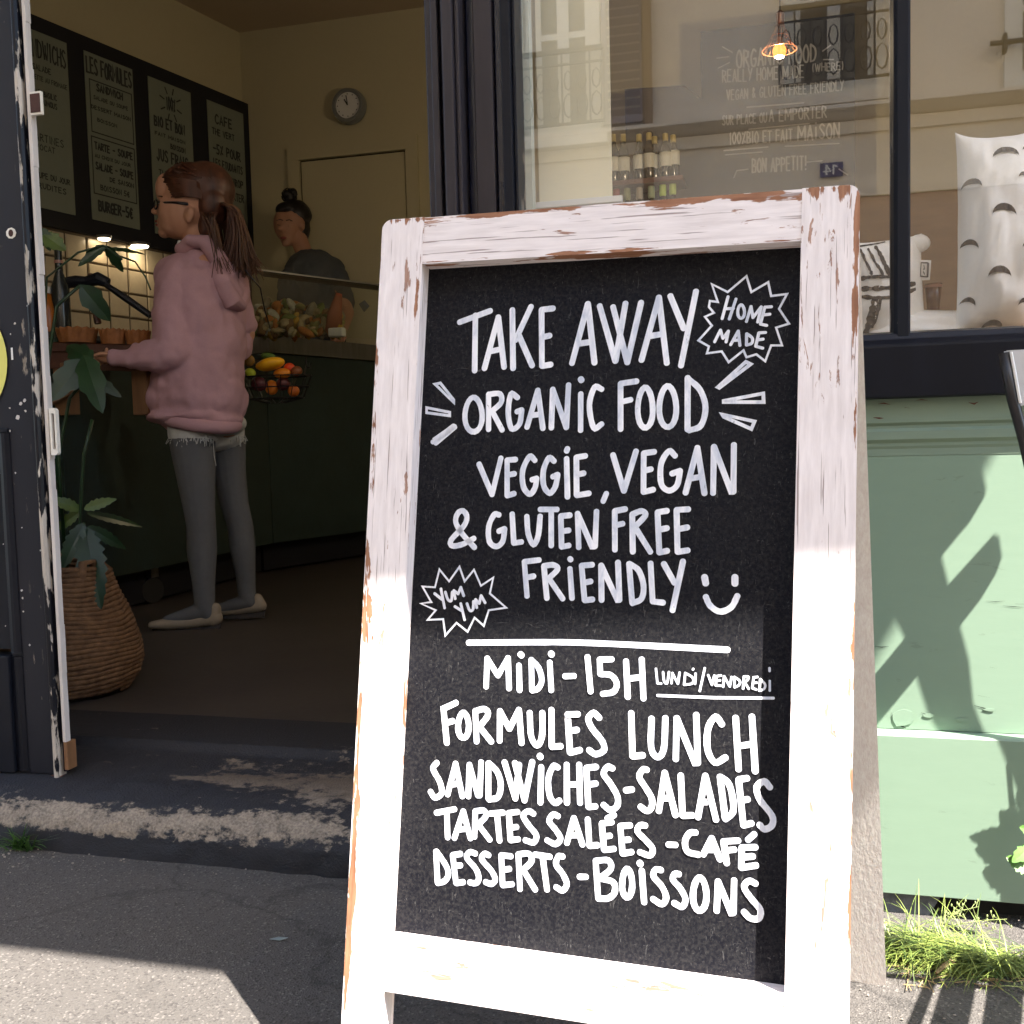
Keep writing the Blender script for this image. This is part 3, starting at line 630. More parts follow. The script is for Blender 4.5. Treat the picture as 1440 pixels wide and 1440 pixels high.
# street number plate 14
a, b = opp(1154, 245, .1), opp(1187, 221, .1)
sg = thing('number_plate', ((a.x + b.x) / 2, -OY + .06, (a.z + b.z) / 2), 'blue enamel street number plate with white 14, mirrored in the window', 'sign')
pl = MB().box((a.x, -OY + .02, a.z), (b.x, -OY + .03, b.z)).build('plate', mat('blue_enamel', (.02, .025, .16), .3, .05, 10, 0), sg, bevel=.004)
mb = MB(); xc = (a.x + b.x) / 2; hz = b.z - a.z; w_ = b.x - a.x
# facing +Y: reading direction is -X
sts = [([Vector((.28, .32)), Vector((.42, .2)), Vector((.42, .8))], .085, False), ([Vector((.72, .8)), Vector((.72, .2)), Vector((.54, .6)), Vector((.84, .6))], .085, False)]
lay_strokes(mb, sts, lambda x, y, h: Vector((b.x - w_ * x, -OY + .031 + h, b.z - hz * y)), .0005, .0005)
mb.build('painted_number', white_m, sg)
# ============================================================ SANDWICH BOARD
bu = Vector((.99920715, -.03576548, -.01749017)).normalized(); bv = Vector((.02778447, .15428937, .98763496)); bv = (bv - bu * bu.dot(bv)).normalized()
bn = bu.cross(bv)
BT = CAM + ray(1207, 262) * 1.0
BM = Matrix(((bu.x, -bn.x, bv.x, BT.x), (bu.y, -bn.y, bv.y, BT.y), (bu.z, -bn.z, bv.z, BT.z), (0, 0, 0, 1)))
BI = BM.inverted()
DEP = .0227
sb = thing('sandwich_board', (0, 0, 0), 'white distressed wooden A-frame chalkboard menu sign standing on the pavement', 'sandwich board')
sb.matrix_world = BM
def S(name, mb, m, **k):
    o = mb.build(name, m, None, **k); o.parent = sb; return o
def bq(x, y):   # photo point on the chalk panel, in board coordinates
    p = BI @ onP(x, y, BT - bn * DEP, bn); return p.x, p.z
wp_v = board_paint('white_flaked_paint_upright', 'v'); wp_h = board_paint('white_flaked_paint_cross', 'h')
L_ = .879
def pr(pts, y0, y1): return MB().prism([(x, y0, z) for x, z in pts], (0, y1 - y0, 0))
def rc(cx, cz, r, a0, a1, n=5): return [(cx + r * math.cos(R(a0 + (a1 - a0) * i / n)), cz + r * math.sin(R(a0 + (a1 - a0) * i / n))) for i in range(n + 1)]
rr = .009
S('stile', pr([(-.4128, 0)] + rc(-.4552 + rr, -rr, rr, 90, 180) + [(-.4602, -L_), (-.4212, -L_)], 0, .026), wp_v, bevel=.0016, bseg=3, label='left upright of the front frame')
S('stile', pr([(-.0463, .0005)] + [(-.0528, -L_), (-.0028, -L_)] + rc(-rr, -rr + .0005, rr, 0, 90), 0, .026), wp_v, bevel=.0016, bseg=3, label='right upright of the front frame')
S('top_rail', pr([(-.4122, -.0002), (-.0468, .0002), (-.0470, -.0447), (-.4130, -.0447)], .0006, .026), wp_h, bevel=.0014, bseg=3)
S('bottom_rail', pr([(-.4192, -.7010), (-.0518, -.7010), (-.0522, -.7484), (-.4196, -.7484)], .0006, .026), wp_h, bevel=.0014, bseg=3)
# chalk panel
m = bpy.data.materials.new('chalkboard_black'); nt, ns, L, P_ = nodes(m)
n1 = texnoise(nt, 7, 5, (1, 1, 1)); n2 = texnoise(nt, 300, 4, (1, 1, 1), .7); n3 = texnoise(nt, 75, 7, (.5, 1, 1.5), .72, dist=1.4); n4 = texnoise(nt, 28, 6, (1, 1, .6), .75, dist=2.2)
r1 = ramp(nt, .42, .8); L.new(n2.outputs[0], r1.inputs[0]); r2 = ramp(nt, .665, .70); L.new(n3.outputs[0], r2.inputs[0]); r3 = ramp(nt, .70, .72); L.new(n4.outputs[0], r3.inputs[0])
b_ = mixc(nt, r1.outputs[0], (.0056, .0056, .0086), (.029, .028, .028)); g_ = ramp(nt, .35, .75); L.new(n1.outputs[0], g_.inputs[0])
b_ = mixc(nt, math_(nt, 'MULTIPLY', g_.outputs[0], .35), b_, (.018, .0178, .0185))
fb1 = texnoise(nt, 230, 6, (1, 1, .25), .75, dist=2.5); fb2 = texnoise(nt, 210, 6, (.3, 1, 1), .75, dist=3.0)
fr1 = ramp(nt, .60, .68); L.new(fb1.outputs[0], fr1.inputs[0]); fr2 = ramp(nt, .62, .69); L.new(fb2.outputs[0], fr2.inputs[0])
b_ = mixc(nt, math_(nt, 'MULTIPLY', math_(nt, 'MAXIMUM', fr1.outputs[0], fr2.outputs[0]), .65), b_, (.11, .107, .104))
b_ = mixc(nt, math_(nt, 'MULTIPLY', r2.outputs[0], .40), b_, (.16, .155, .15)); b_ = mixc(nt, math_(nt, 'MULTIPLY', r3.outputs[0], .45), b_, (.18, .17, .16))
L.new(b_, P_.inputs['Base Color']); P_.inputs['Roughness'].default_value = .7; P_.inputs['Specular IOR Level'].default_value = .08
bump(nt, n2.outputs[0], .3, .0006)
S('chalk_panel', pr([(-.425, -.040), (-.040, -.040), (-.045, -.706), (-.430, -.706)], DEP, DEP + .003), m)

# ---- hand lettering, read off the sign: (crop origin x, y, scale) then strokes
pm = bpy.data.materials.new('white_paint_marker'); nt, ns, L, P_ = nodes(pm)
n1 = texnoise(nt, 60, 6, (1, 1, .35), .7, dist=.6); n2 = texnoise(nt, 24, 3); r1 = ramp(nt, .38, .60); L.new(n1.outputs[0], r1.inputs[0]); r2 = ramp(nt, .3, .7); L.new(n2.outputs[0], r2.inputs[0])
c_ = mixc(nt, r1.outputs[0], (.50, .54, .63), (.88, .88, .91)); c_ = mixc(nt, math_(nt, 'MULTIPLY', r2.outputs[0], .3), c_, (.66, .69, .75))
n5 = texnoise(nt, 130, 4, (1, 1, .5), .75, dist=1.5); r5 = ramp(nt, .665, .70); L.new(n5.outputs[0], r5.inputs[0]); c_ = mixc(nt, math_(nt, 'MULTIPLY', r5.outputs[0], .6), c_, (.12, .12, .14))
L.new(c_, P_.inputs['Base Color']); P_.inputs['Roughness'].default_value = .5
def line_part(label, crop, w, items):
    ox, oy, s = crop; mb = MB(); st = []
    for it in items:
        kind = 'p'; ww = w
        if isinstance(it[0], str): kind = it[0]; it = it[1:]
        if isinstance(it[0], (int, float)): ww = it[0]; it = it[1:]
        if kind == 'e':    # ellipse cx cy rx ry
            (cx, cy, rx, ry) = it[0]; pts = [(cx + rx * math.cos(a) * (1 - .12 * math.sin(a)), cy - ry * math.sin(a)) for a in [R(80 + 360 * k / 22) for k in range(22)]]; cl = True
            pts = [Vector(p) for p in pts]
        elif kind == 'c': pts = spline([Vector(p) for p in it]); cl = False
        elif kind == 'z': pts = [Vector(p) for p in it]; cl = True
        else: pts = [Vector(p) for p in it]; cl = False
        q = [bq(ox + p.x / s, oy + p.y / s) for p in pts]
        st.append(([Vector(a) for a in q], ww * (1.13 if ww < 8 and ww > 3.2 else 1.0) / 1440, cl))
    lay_strokes(mb, st, lambda x, y, h: (x, DEP - h, y), .00006, .0003, .10)
    S('painted_lettering', mb, pm, label=label)
cA = (480, 240, 3.789); cB = (840, 240, 3.6); cC = (540, 580, 4.8); cD = (820, 600, 4.8); cE = (540, 860, 4.8); cF = (820, 880, 4.8); cG = (540, 1100, 4.237); cH = (820, 1100, 4.235)
line_part('TAKE A', cA, 7.4, [[(630, 808), (795, 747)], [(715, 770), (711, 1067)], [(763, 1055), (837, 780), (868, 1048)], [(792, 965), (855, 950)], [(912, 742), (916, 1055)], [(1012, 725), (928, 905)], [(948, 880), (1018, 1040)],
    [(1130, 735), (1068, 742), (1070, 1042), (1118, 1034)], [(1080, 887), (1112, 880)], [(1230, 1028), (1315, 710), (1350, 1026)], [(1268, 922), (1335, 912)]])
line_part('WAY', cB, 7.4, [[(12, 685), (92, 965), (143, 672)], [(80, 690), (152, 972), (222, 668)], [(224, 960), (312, 642), (352, 975)], [(268, 838), (328, 828)], [(370, 635), (438, 800)], [(500, 612), (424, 988)]])
line_part('jagged star burst', cB, 2.9, [['z', (755, 535), (780, 615), (865, 565), (880, 635), (960, 625), (920, 700), (970, 775), (905, 795), (935, 885), (880, 885), (850, 965), (805, 930), (755, 945), (740, 910), (665, 970), (630, 915), (555, 925), (565, 890), (512, 860), (580, 785), (545, 740), (590, 720), (565, 690), (570, 660), (610, 665), (580, 575), (660, 615)]])
line_part('HOME MADE', cB, 3.6, [[(662, 638), (632, 750)], [(702, 650), (668, 752)], [(648, 700), (690, 698)], ['e', (728, 714, 17, 34)], [(755, 765), (778, 688), (788, 745), (830, 690), (812, 768)], [(882, 690), (848, 692), (826, 778), (858, 785)], [(838, 732), (874, 728)],
    [(594, 868), (624, 808), (636, 850), (664, 812), (652, 868)], [(675, 882), (714, 812), (722, 886)], [(690, 860), (720, 858)], [(756, 826), (755, 884)], ['c', (756, 826), (784, 848), (782, 874), (755, 884)], [(852, 820), (818, 822), (802, 890), (838, 900)], [(812, 858), (840, 854)]])
line_part('ORGANIC', cA, 7.0, [['e', (705, 1300, 46, 92)], [(785, 1192), (785, 1380)], ['c', (785, 1192), (845, 1190), (852, 1235), (800, 1285)], [(806, 1285), (858, 1383)],
    ['c', (940, 1210), (905, 1192), (890, 1290), (908, 1375), (950, 1350), (962, 1275)], [(962, 1275), (936, 1285)], [(990, 1368), (1048, 1170), (1075, 1375)], [(1010, 1305), (1065, 1298)], [(1120, 1372), (1128, 1165), (1200, 1370), (1212, 1142)],
    [(1277, 1190), (1276, 1385)], [9.0, (1277, 1112), (1281, 1118)], ['c', (1388, 1165), (1350, 1155), (1322, 1250), (1345, 1370), (1388, 1350)]])
line_part('FOOD', cB, 7.0, [[(200, 1066), (118, 1078), (118, 1310)], [(125, 1170), (170, 1160)], ['e', (243, 1200, 38, 102)], ['e', (357, 1195, 43, 104)], [(458, 1048), (457, 1312)], ['c', (458, 1052), (520, 1110), (548, 1200), (525, 1290), (465, 1316)]])
line_part('ray marks', cA, 3.6, [['z', (500, 1138), (528, 1132), (600, 1222), (600, 1236)], ['z', (455, 1263), (455, 1290), (578, 1306), (578, 1288)], ['z', (500, 1425), (590, 1362), (603, 1372), (520, 1432)]])
line_part('ray marks', cC, 6.5, [[(478, 95), (340, 195)], [(470, 92), (330, 200)], [(480, 100), (350, 208)]])
line_part('ray marks', cB, 4.2, [['z', (752, 968), (776, 980), (618, 1100), (610, 1096)], ['z', (840, 1128), (842, 1172), (640, 1172), (640, 1166)], ['z', (632, 1234), (796, 1270), (780, 1308), (640, 1246)]])
line_part('VEGGIE', cC, 7.0, [[(642, 348), (730, 555), (790, 308)], [(890, 318), (832, 322), (832, 562), (880, 548)], [(840, 422), (882, 414)], ['c', (1020, 325), (985, 298), (938, 390), (942, 500), (985, 552), (1020, 510), (1032, 445)], [(1032, 445), (1000, 455)],
    ['c', (1150, 330), (1115, 308), (1078, 390), (1080, 495), (1120, 545), (1158, 500), (1174, 420)], [(1174, 420), (1140, 435)], [(1234, 312), (1240, 572)], [8, (1240, 245), (1234, 262)], [(1362, 294), (1300, 304), (1302, 560), (1385, 546)], [(1306, 420), (1350, 410)]])
line_part('VEGAN', cD, 7.0, [[6.5, (158, 450), (135, 505)], [(202, 190), (276, 435), (358, 165)], [(482, 170), (410, 180), (408, 442), (475, 425)], [(415, 297), (460, 287)], ['c', (622, 198), (580, 166), (528, 250), (528, 385), (580, 432), (635, 395), (655, 298)], [(655, 298), (600, 318)],
    [(692, 448), (772, 142), (820, 452)], [(720, 352), (790, 340)], [(878, 450), (884, 135), (1000, 440), (1015, 440), (1018, 122)]])
line_part('& GLUTEN', cC, 7.0, [['c', (612, 912), (530, 820), (485, 740), (500, 680), (535, 665), (560, 705), (540, 765), (455, 860), (462, 900), (530, 890), (608, 850)], ['c', (778, 692), (745, 690), (708, 770), (712, 870), (758, 905), (802, 870), (815, 785)], [(815, 785), (775, 802)],
    [(866, 685), (877, 882), (930, 874)], ['c', (965, 702), (975, 820), (1010, 892), (1042, 830), (1055, 700)], [(1055, 655), (1170, 655)], [(1130, 660), (1130, 900)], [(1258, 694), (1195, 700), (1200, 908), (1250, 898)], [(1206, 802), (1250, 796)], [(1316, 912), (1308, 682), (1405, 905), (1425, 905), (1435, 668)]])
line_part('FREE', cD, 7.0, [[(286, 556), (214, 570), (215, 832)], [(222, 665), (268, 655)], [(332, 592), (336, 846)], ['c', (332, 592), (395, 570), (420, 600), (345, 682)], [(355, 685), (455, 846)], [(568, 568), (503, 578), (515, 850), (570, 838)], [(518, 695), (568, 685)], [(712, 558), (632, 562), (638, 846), (708, 835)], [(645, 692), (706, 680)]])
line_part('FRIENDLY', cC, 7.0, [[(1048, 996), (948, 1008), (966, 1240)], [(960, 1115), (1012, 1105)], [(1080, 1036), (1100, 1255)], ['c', (1080, 1036), (1145, 1030), (1172, 1060), (1100, 1132)], [(1115, 1122), (1208, 1258)], [(1256, 1055), (1270, 1255)], [8, (1256, 988), (1262, 994)], [(1408, 1028), (1335, 1034), (1355, 1268), (1410, 1262)], [(1350, 1150), (1398, 1140)]])
line_part('FRIENDLY', cD, 7.0, [[(125, 1172), (122, 935), (232, 1170), (246, 1170), (236, 915)], [(310, 925), (332, 1190)], ['c', (312, 925), (375, 970), (408, 1070), (395, 1160), (332, 1192)], [(456, 922), (470, 1180), (542, 1188)], [(545, 925), (618, 1055)], [(675, 908), (604, 1240)]])
line_part('smiling face', cD, 8.0, [[9, (820, 1015), (828, 1058)], [9, (1025, 1015), (1025, 1060)], ['c', (828, 1148), (860, 1210), (925, 1248), (1000, 1218), (1042, 1142)]])
line_part('jagged burst', cC, 2.7, [['z', (510, 1042), (545, 1140), (608, 1062), (655, 1170), (738, 1115), (715, 1222), (825, 1318), (708, 1335), (674, 1440), (612, 1385), (565, 1480), (490, 1420), (415, 1505), (400, 1395), (295, 1400), (350, 1335), (250, 1290), (320, 1280), (260, 1175), (345, 1180), (375, 1060), (440, 1140)]])
line_part('YUM YUM', cC, 3.6, [[(342, 1222), (392, 1262)], [(385, 1190), (410, 1320)], ['c', (415, 1212), (432, 1262), (455, 1270), (462, 1212)], [(482, 1258), (472, 1202), (502, 1225), (520, 1180), (540, 1238)], [(480, 1310), (532, 1342)], [(520, 1290), (546, 1400)], ['c', (562, 1290), (580, 1335), (602, 1330), (606, 1275)], [(628, 1318), (620, 1262), (645, 1290), (658, 1236), (685, 1285)]])
line_part('underline', cE, 8.2, [['c', (570, 210), (1000, 207), (1400, 212), (2320, 258)]])
line_part('MIDI', cE, 8.0, [[(690, 508), (697, 315), (770, 432), (838, 312), (845, 520)], [(912, 362), (916, 532)], [9, (922, 288), (930, 296)], [(995, 325), (1000, 530)], ['c', (995, 325), (1045, 380), (1066, 465), (1040, 520), (1000, 532)], [(1120, 342), (1130, 532)], [9, (1128, 283), (1134, 290)], [7, (1222, 436), (1285, 434)], [(1375, 305), (1396, 540)]])
line_part('15H', cF, 8.0, [[(195, 226), (112, 228), (116, 325)], ['c', (116, 325), (190, 335), (228, 390), (205, 445), (132, 460)], [(290, 238), (302, 482)], [(396, 225), (408, 492)], [7, (300, 358), (400, 345)]])
line_part('LUNDI/VENDREDI', cF, 3.1, [[(492, 290), (502, 388), (528, 390)], ['c', (540, 312), (548, 375), (568, 385), (580, 312)], [(597, 388), (603, 318), (640, 392), (652, 315)], [(682, 398), (690, 318)], ['c', (690, 318), (740, 350), (738, 388), (682, 398)], [(760, 322), (756, 392)], [(744, 290), (742, 296)], [(822, 285), (788, 440)], [(845, 332), (870, 398), (887, 335)],
    [(932, 335), (902, 340), (896, 402), (930, 404)], [(900, 370), (925, 368)], [(946, 412), (952, 340), (990, 410), (1003, 345)], [(1022, 345), (1022, 415)], ['c', (1022, 345), (1058, 372), (1052, 400), (1022, 415)], [(1080, 425), (1086, 342)], ['c', (1086, 342), (1115, 345), (1108, 368), (1086, 380)], [(1092, 382), (1118, 425)], [(1178, 345), (1152, 348), (1142, 420), (1170, 430)], [(1150, 385), (1172, 383)], [(1196, 360), (1190, 438)], ['c', (1196, 360), (1228, 395), (1222, 425), (1190, 438)], [(1260, 372), (1260, 438)], [(1258, 285), (1259, 306)], [3.4, (503, 470), (880, 485), (1285, 488)]])
line_part('FORMULES', cE, 8.4, [[(488, 615), (402, 655), (425, 888)], [(422, 752), (466, 738)], ['e', (537, 768, 36, 84)], [(617, 672), (626, 878)], ['c', (617, 672), (680, 658), (702, 700), (635, 790)], [(652, 785), (726, 878)], [(782, 872), (784, 670), (848, 792), (912, 662), (930, 888)], ['c', (985, 682), (995, 840), (1035, 902), (1068, 840), (1070, 682)], [(1132, 662), (1134, 912), (1196, 908)], [(1312, 692), (1240, 694), (1256, 952), (1325, 934)], [(1254, 805), (1305, 798)]])
line_part('LUNCH', cF, 8.4, [['c', (110, 622), (72, 588), (36, 625), (60, 690), (130, 780), (140, 840), (85, 866), (40, 838)], [(325, 588), (334, 880), (405, 874)], ['c', (463, 625), (460, 820), (502, 886), (545, 830), (556, 622)], [(626, 900), (632, 622), (755, 925), (775, 925), (764, 600)], ['c', (938, 665), (895, 615), (845, 690), (840, 830), (890, 922), (962, 888)], [(1030, 620), (1050, 968)], [(1140, 612), (1162, 982)], [(1048, 812), (1148, 796)]])
line_part('SANDWICHE', cE, 8.2, [['c', (358, 1020), (332, 1062), (378, 1150), (390, 1225), (345, 1255), (314, 1215)], [(430, 1235), (484, 1025), (530, 1248)], [(452, 1168), (505, 1160)], [(570, 1248), (578, 1032), (634, 1240), (648, 1240), (657, 1015)], [(706, 1022), (706, 1262)], ['c', (710, 1022), (765, 1080), (790, 1165), (772, 1250), (710, 1268)], [(815, 1015), (888, 1262), (915, 1032)], [(885, 1020), (950, 1275), (1003, 1012)], [(1062, 1048), (1056, 1290)], [9, (1052, 974), (1058, 982)], ['c', (1175, 1052), (1142, 1045), (1110, 1130), (1120, 1245), (1155, 1290), (1186, 1275)], [(1234, 1032), (1236, 1292)], [(1318, 1032), (1324, 1292)], [7, (1240, 1168), (1318, 1165)]])
line_part('ES-SALADES', cF, 8.2, [[(90, 952), (22, 960), (36, 1222), (85, 1218)], [(32, 1072), (88, 1064)], ['c', (200, 962), (165, 952), (140, 1000), (185, 1065), (232, 1150), (230, 1215), (185, 1242), (138, 1208)], [(288, 1110), (332, 1104)], ['c', (432, 972), (405, 970), (380, 1020), (425, 1095), (464, 1165), (462, 1225), (430, 1248), (388, 1220)], [(512, 1250), (552, 990), (624, 1278)], [(535, 1165), (590, 1160)], [(660, 1008), (672, 1280), (740, 1278)], [(776, 1292), (826, 1010), (898, 1308)], [(798, 1190), (862, 1188)], [(924, 1018), (960, 1302)], ['c', (928, 1020), (980, 1060), (1008, 1150), (1012, 1255), (960, 1304)], [(1108, 1028), (1050, 1038), (1082, 1346), (1138, 1332)], [(1066, 1180), (1112, 1170)], ['c', (1262, 1090), (1222, 1050), (1172, 1090), (1195, 1175), (1275, 1280), (1275, 1345), (1225, 1372), (1192, 1342)]])
line_part('TARTES SA', cG, 8.0, [[(312, 182), (422, 160)], [(375, 175), (380, 330)], [(420, 333), (473, 172), (516, 335)], [(440, 282), (498, 276)], [(545, 172), (540, 325)], ['c', (545, 172), (596, 168), (608, 202), (555, 258)], [(568, 258), (632, 342)], [(635, 186), (712, 180)], [(675, 188), (690, 348)], [(798, 176), (745, 182), (755, 344), (802, 338)], [(752, 270), (792, 265)], ['c', (892, 188), (862, 172), (830, 200), (865, 260), (908, 315), (892, 358), (842, 345)], ['c', (1038, 202), (1008, 192), (985, 232), (1025, 285), (1052, 335), (1022, 368), (972, 345)], [(1090, 362), (1132, 212), (1184, 372)], [(1110, 315), (1158, 315)]])
line_part('LÉES - CAFÉ', cH, 8.0, [[(28, 220), (38, 378), (88, 374)], [(172, 237), (112, 245), (125, 402), (185, 396)], [(120, 322), (162, 318)], [(145, 215), (186, 194)], [(282, 256), (222, 260), (236, 424), (290, 414)], [(232, 345), (275, 340)], ['c', (372, 257), (340, 256), (325, 292), (375, 345), (415, 395), (398, 434), (338, 415)], [(508, 370), (552, 372)], ['c', (672, 298), (635, 302), (608, 350), (622, 410), (688, 430)], [(716, 430), (766, 332), (816, 460)], [7, (745, 402), (788, 402)], [(925, 347), (836, 352), (856, 482)], [(855, 405), (902, 400)], [(1028, 386), (945, 388), (942, 508), (1032, 494)], [(952, 445), (1012, 440)], [(982, 342), (1020, 308)]])
line_part('DESSERTS', cG, 8.0, [[(310, 412), (320, 600)], ['c', (314, 412), (368, 492), (384, 548), (362, 588), (320, 600)], [(458, 426), (410, 434), (430, 600), (474, 594)], [(428, 498), (458, 494)], ['c', (546, 424), (512, 416), (495, 450), (548, 515), (566, 570), (548, 600), (512, 596)], ['c', (626, 434), (600, 426), (585, 460), (640, 525), (664, 578), (642, 604), (606, 594)], [(758, 440), (700, 434), (708, 612), (766, 606)], [(712, 520), (750, 515)], [(802, 428), (812, 636)], ['c', (802, 428), (865, 425), (880, 470), (822, 528)], [(835, 530), (902, 640)], [(900, 430), (990, 444)], [(946, 445), (972, 640)], ['c', (1066, 442), (1040, 442), (1026, 490), (1065, 545), (1090, 605), (1065, 644), (1026, 624)], [(1165, 563), (1205, 563)]])
line_part('BOISSONS', cH, 8.0, [[(75, 468), (90, 690)], ['c', (75, 468), (150, 465), (165, 515), (100, 572)], ['c', (100, 572), (180, 595), (188, 655), (150, 690), (90, 692)], ['e', (263, 600, 30, 84)], [(350, 525), (364, 715)], [9, (338, 480), (342, 486)], ['c', (466, 522), (432, 520), (420, 560), (470, 620), (495, 685), (470, 724), (416, 694)], ['c', (572, 546), (546, 546), (536, 580), (580, 632), (610, 695), (590, 740), (542, 718)], ['e', (695, 665, 40, 98)], [(796, 765), (804, 588), (882, 776), (896, 776), (900, 582)], ['c', (1028, 602), (988, 586), (960, 625), (1005, 695), (1055, 755), (1048, 808), (998, 808), (958, 770)]])

# back frame leaning toward the shop
foot = Vector((.118, -.264, 0.001)); bt = BT - bn * .030
dn_ = (foot - bt); Lb = dn_.length; dn_.normalize(); bx = bu.copy(); byv = bx.cross(dn_).normalized()
raw = mat('pinkish_bare_wood', (.95, .83, .76), .8, .16, 230, .5, (1, 1, .03), fine=520, bd=.0015)
def BW(x, d, y): return BI @ (bt + bx * x + dn_ * d + byv * y)
def bstile(x0, x1): return MB().prism([BW(x0, .004, 0), BW(x1, .004, 0), BW(x1, Lb, 0), BW(x0, Lb, 0)], BI.to_3x3() @ (byv * .024))
S('back_stile', bstile(-.043, -.0005), raw, bevel=.0015, label='right leg of the rear frame')
S('back_stile', bstile(-.4552, -.413), raw, bevel=.0015, label='left leg of the rear frame')
S('back_rail', MB().prism([BW(-.4125, .004, 0), BW(-.0435, .004, 0), BW(-.0435, .05, 0), BW(-.4125, .05, 0)], BI.to_3x3() @ (byv * .024)), raw, bevel=.0015)
S('back_rail', MB().prism([BW(-.4125, .862, 0), BW(-.0435, .862, 0), BW(-.0435, .885, 0), BW(-.4125, .885, 0)], BI.to_3x3() @ (byv * .024)), raw, bevel=.0015)
S('back_panel', MB().prism([BW(-.4125, .0505, .008), BW(-.0435, .0505, .008), BW(-.0435, .8615, .008), BW(-.4125, .8615, .008)], BI.to_3x3() @ (byv * .004)), black_clean)
for x in (-.39, -.07): S('hinge', MB().box((x - .015, .0265, -.012), (x + .015, .0295, .004)), steel)

# ============================================================ CAFE CHAIR beside the board (mostly outside the picture, throws the crossed shadow)
ch = thing('folding_chair', (.55, -.3, 0), 'dark framed folding cafe chair with pale seat back cut off by the right edge', 'chair')
fr_m = mat('dark_chair_metal', (.012, .012, .014), .35, .3, 30, .1); pale = mat('pale_grey_seat', (.50, .50, .50), .7, .05, 10, .1)
a, b, c, d = onY(1412, 496, -.42), onY(1424, 560, -.42), onY(1441, 622, -.42), onY(1458, 700, -.42)
MB().tube([a, b, c, d, Vector((d.x + .12, -.36, .35)), Vector((.76, -.25, .0))], .0055, 8).build('front_leg', fr_m, ch, smooth=True)
a2, b2 = onY(1421, 497, -.422), onY(1434, 567, -.422)
MB().prism([a2, a2 + Vector((.30, 0, .004)), b2 + Vector((.29, 0, -.004)), b2 + Vector((.008, 0, .002)), b2], (0, .012, 0)).build('seat_back', pale, ch, bevel=.003)
MB().tube([a2 + Vector((0, -.002, .001)), b2 + Vector((0, -.002, 0))], .0016, 6).build('edge_wire', white_m, ch)
YC = -.135; sh_ = SUN * (-YC / -SUN.y)
def cast(pts, Yc=YC):
    k = Yc / SUN.y; out = []
    for x, y in pts:
        p = onY(x, y, 0) + SUN * k; out.append((p.x, Yc, p.z))
    return out
MB().prism(cast([(1397, 752), (1404, 757), (1408, 785), (1400, 808), (1375, 840), (1347, 873), (1237, 1005), (1229, 950), (1295, 870), (1333, 823)]), (0, -.012, 0)).build('cross_slat', fr_m, ch)
MB().prism(cast([(1250, 760), (1321, 774), (1333, 823), (1347, 873), (1362, 930), (1368, 990), (1383, 1030), (1440, 1150), (1460, 1210), (1430, 1210), (1358, 1025), (1345, 1005), (1325, 970), (1309, 920), (1295, 870), (1282, 843)], -.150), (0, -.012, 0)).build('curved_slat', fr_m, ch)
MB().prism(cast([(1386, 688), (1384, 700), (1370, 716), (1321, 776), (1290, 780), (1345, 690), (1380, 660)], -.165), (0, -.012, 0)).build('back_slat', fr_m, ch)
zs = .44
def gs(x, y): p = onZ(x, y, 0) + SUN * (zs / SUN.z); return Vector((p.x, p.y, zs))
me = None
for (x0, x1), (u0, u1) in zip([(1307, 1312), (1331, 1366), (1392, 1432), (1452, 1495)], [(1275, 1284), (1307, 1350), (1380, 1424), (1444, 1490)]):
    A_, B_, C_, D_ = gs(x0, 1362), gs(x1, 1362), gs(u1, 1440), gs(u0, 1440)
    e1, e2 = (D_ - A_), (C_ - B_)
    MB().prism([A_ - e1 * .1, B_ - e2 * .1, C_ + e2 * 1.6, D_ + e1 * 1.6], (0, 0, -.014)).build('seat_slat', fr_m, ch)
A_ = gs(1300, 1355); MB().box((A_.x + .02, A_.y - .02, zs - .034), (A_.x + .36, A_.y + .0, zs - .0145)).build('seat_rail', fr_m, ch)
for dx, dy in ((.34, -.01), (.06, -.30), (.34, -.30)): MB().tube([(A_.x + dx, A_.y + dy, zs - .0145), (A_.x + dx + .03, A_.y + dy, .0)], .010, 8).build('leg', fr_m, ch, smooth=True)

# ============================================================ WEEDS
blade_m = bpy.data.materials.new('grass_blade'); nt, ns, L, P_ = nodes(blade_m)
oi = ns.new('ShaderNodeNewGeometry'); rmp = ramp(nt, 0, 1, (.022, .06, .008, 1), (.27, .32, .07, 1)); L.new(oi.outputs['Random Per Island'], rmp.inputs[0]); L.new(rmp.outputs[0], P_.inputs['Base Color'])
P_.inputs['Roughness'].default_value = .5; P_.inputs['Transmission Weight'].default_value = 0; P_.inputs['Subsurface Weight'].default_value = 0
blade_d = mat('dark_grass_blade', (.05, .12, .02), .5, .4, 30, 0)
straw = mat('dry_straw', (.35, .25, .12), .8, .3, 30, 0)
def blade(mb, base, dirv, ln, w, droop):
    d = Vector(dirv).normalized(); side = d.cross(Vector((0, 0, 1))); side = side.normalized() if side.length > .01 else Vector((1, 0, 0))
    p = Vector(base); vs = []; n = 6; vel = d.copy()
    for i in range(n + 1):
        t = i / n; ww = w * (1 - t) ** .7 * .5 + .0001
        vs += [p + side * ww, p - side * ww]; vel = (vel + Vector((0, 0, -droop * .35))).normalized(); p = p + vel * (ln / n)
        if p.z < .002: p.z = .002 + random.random() * .004
    mb.add(vs, [(2 * i, 2 * i + 1, 2 * i + 3, 2 * i + 2) for i in range(n)])
random.seed(21)
mb = MB()
g0 = onZ(1250, 1345, 0)
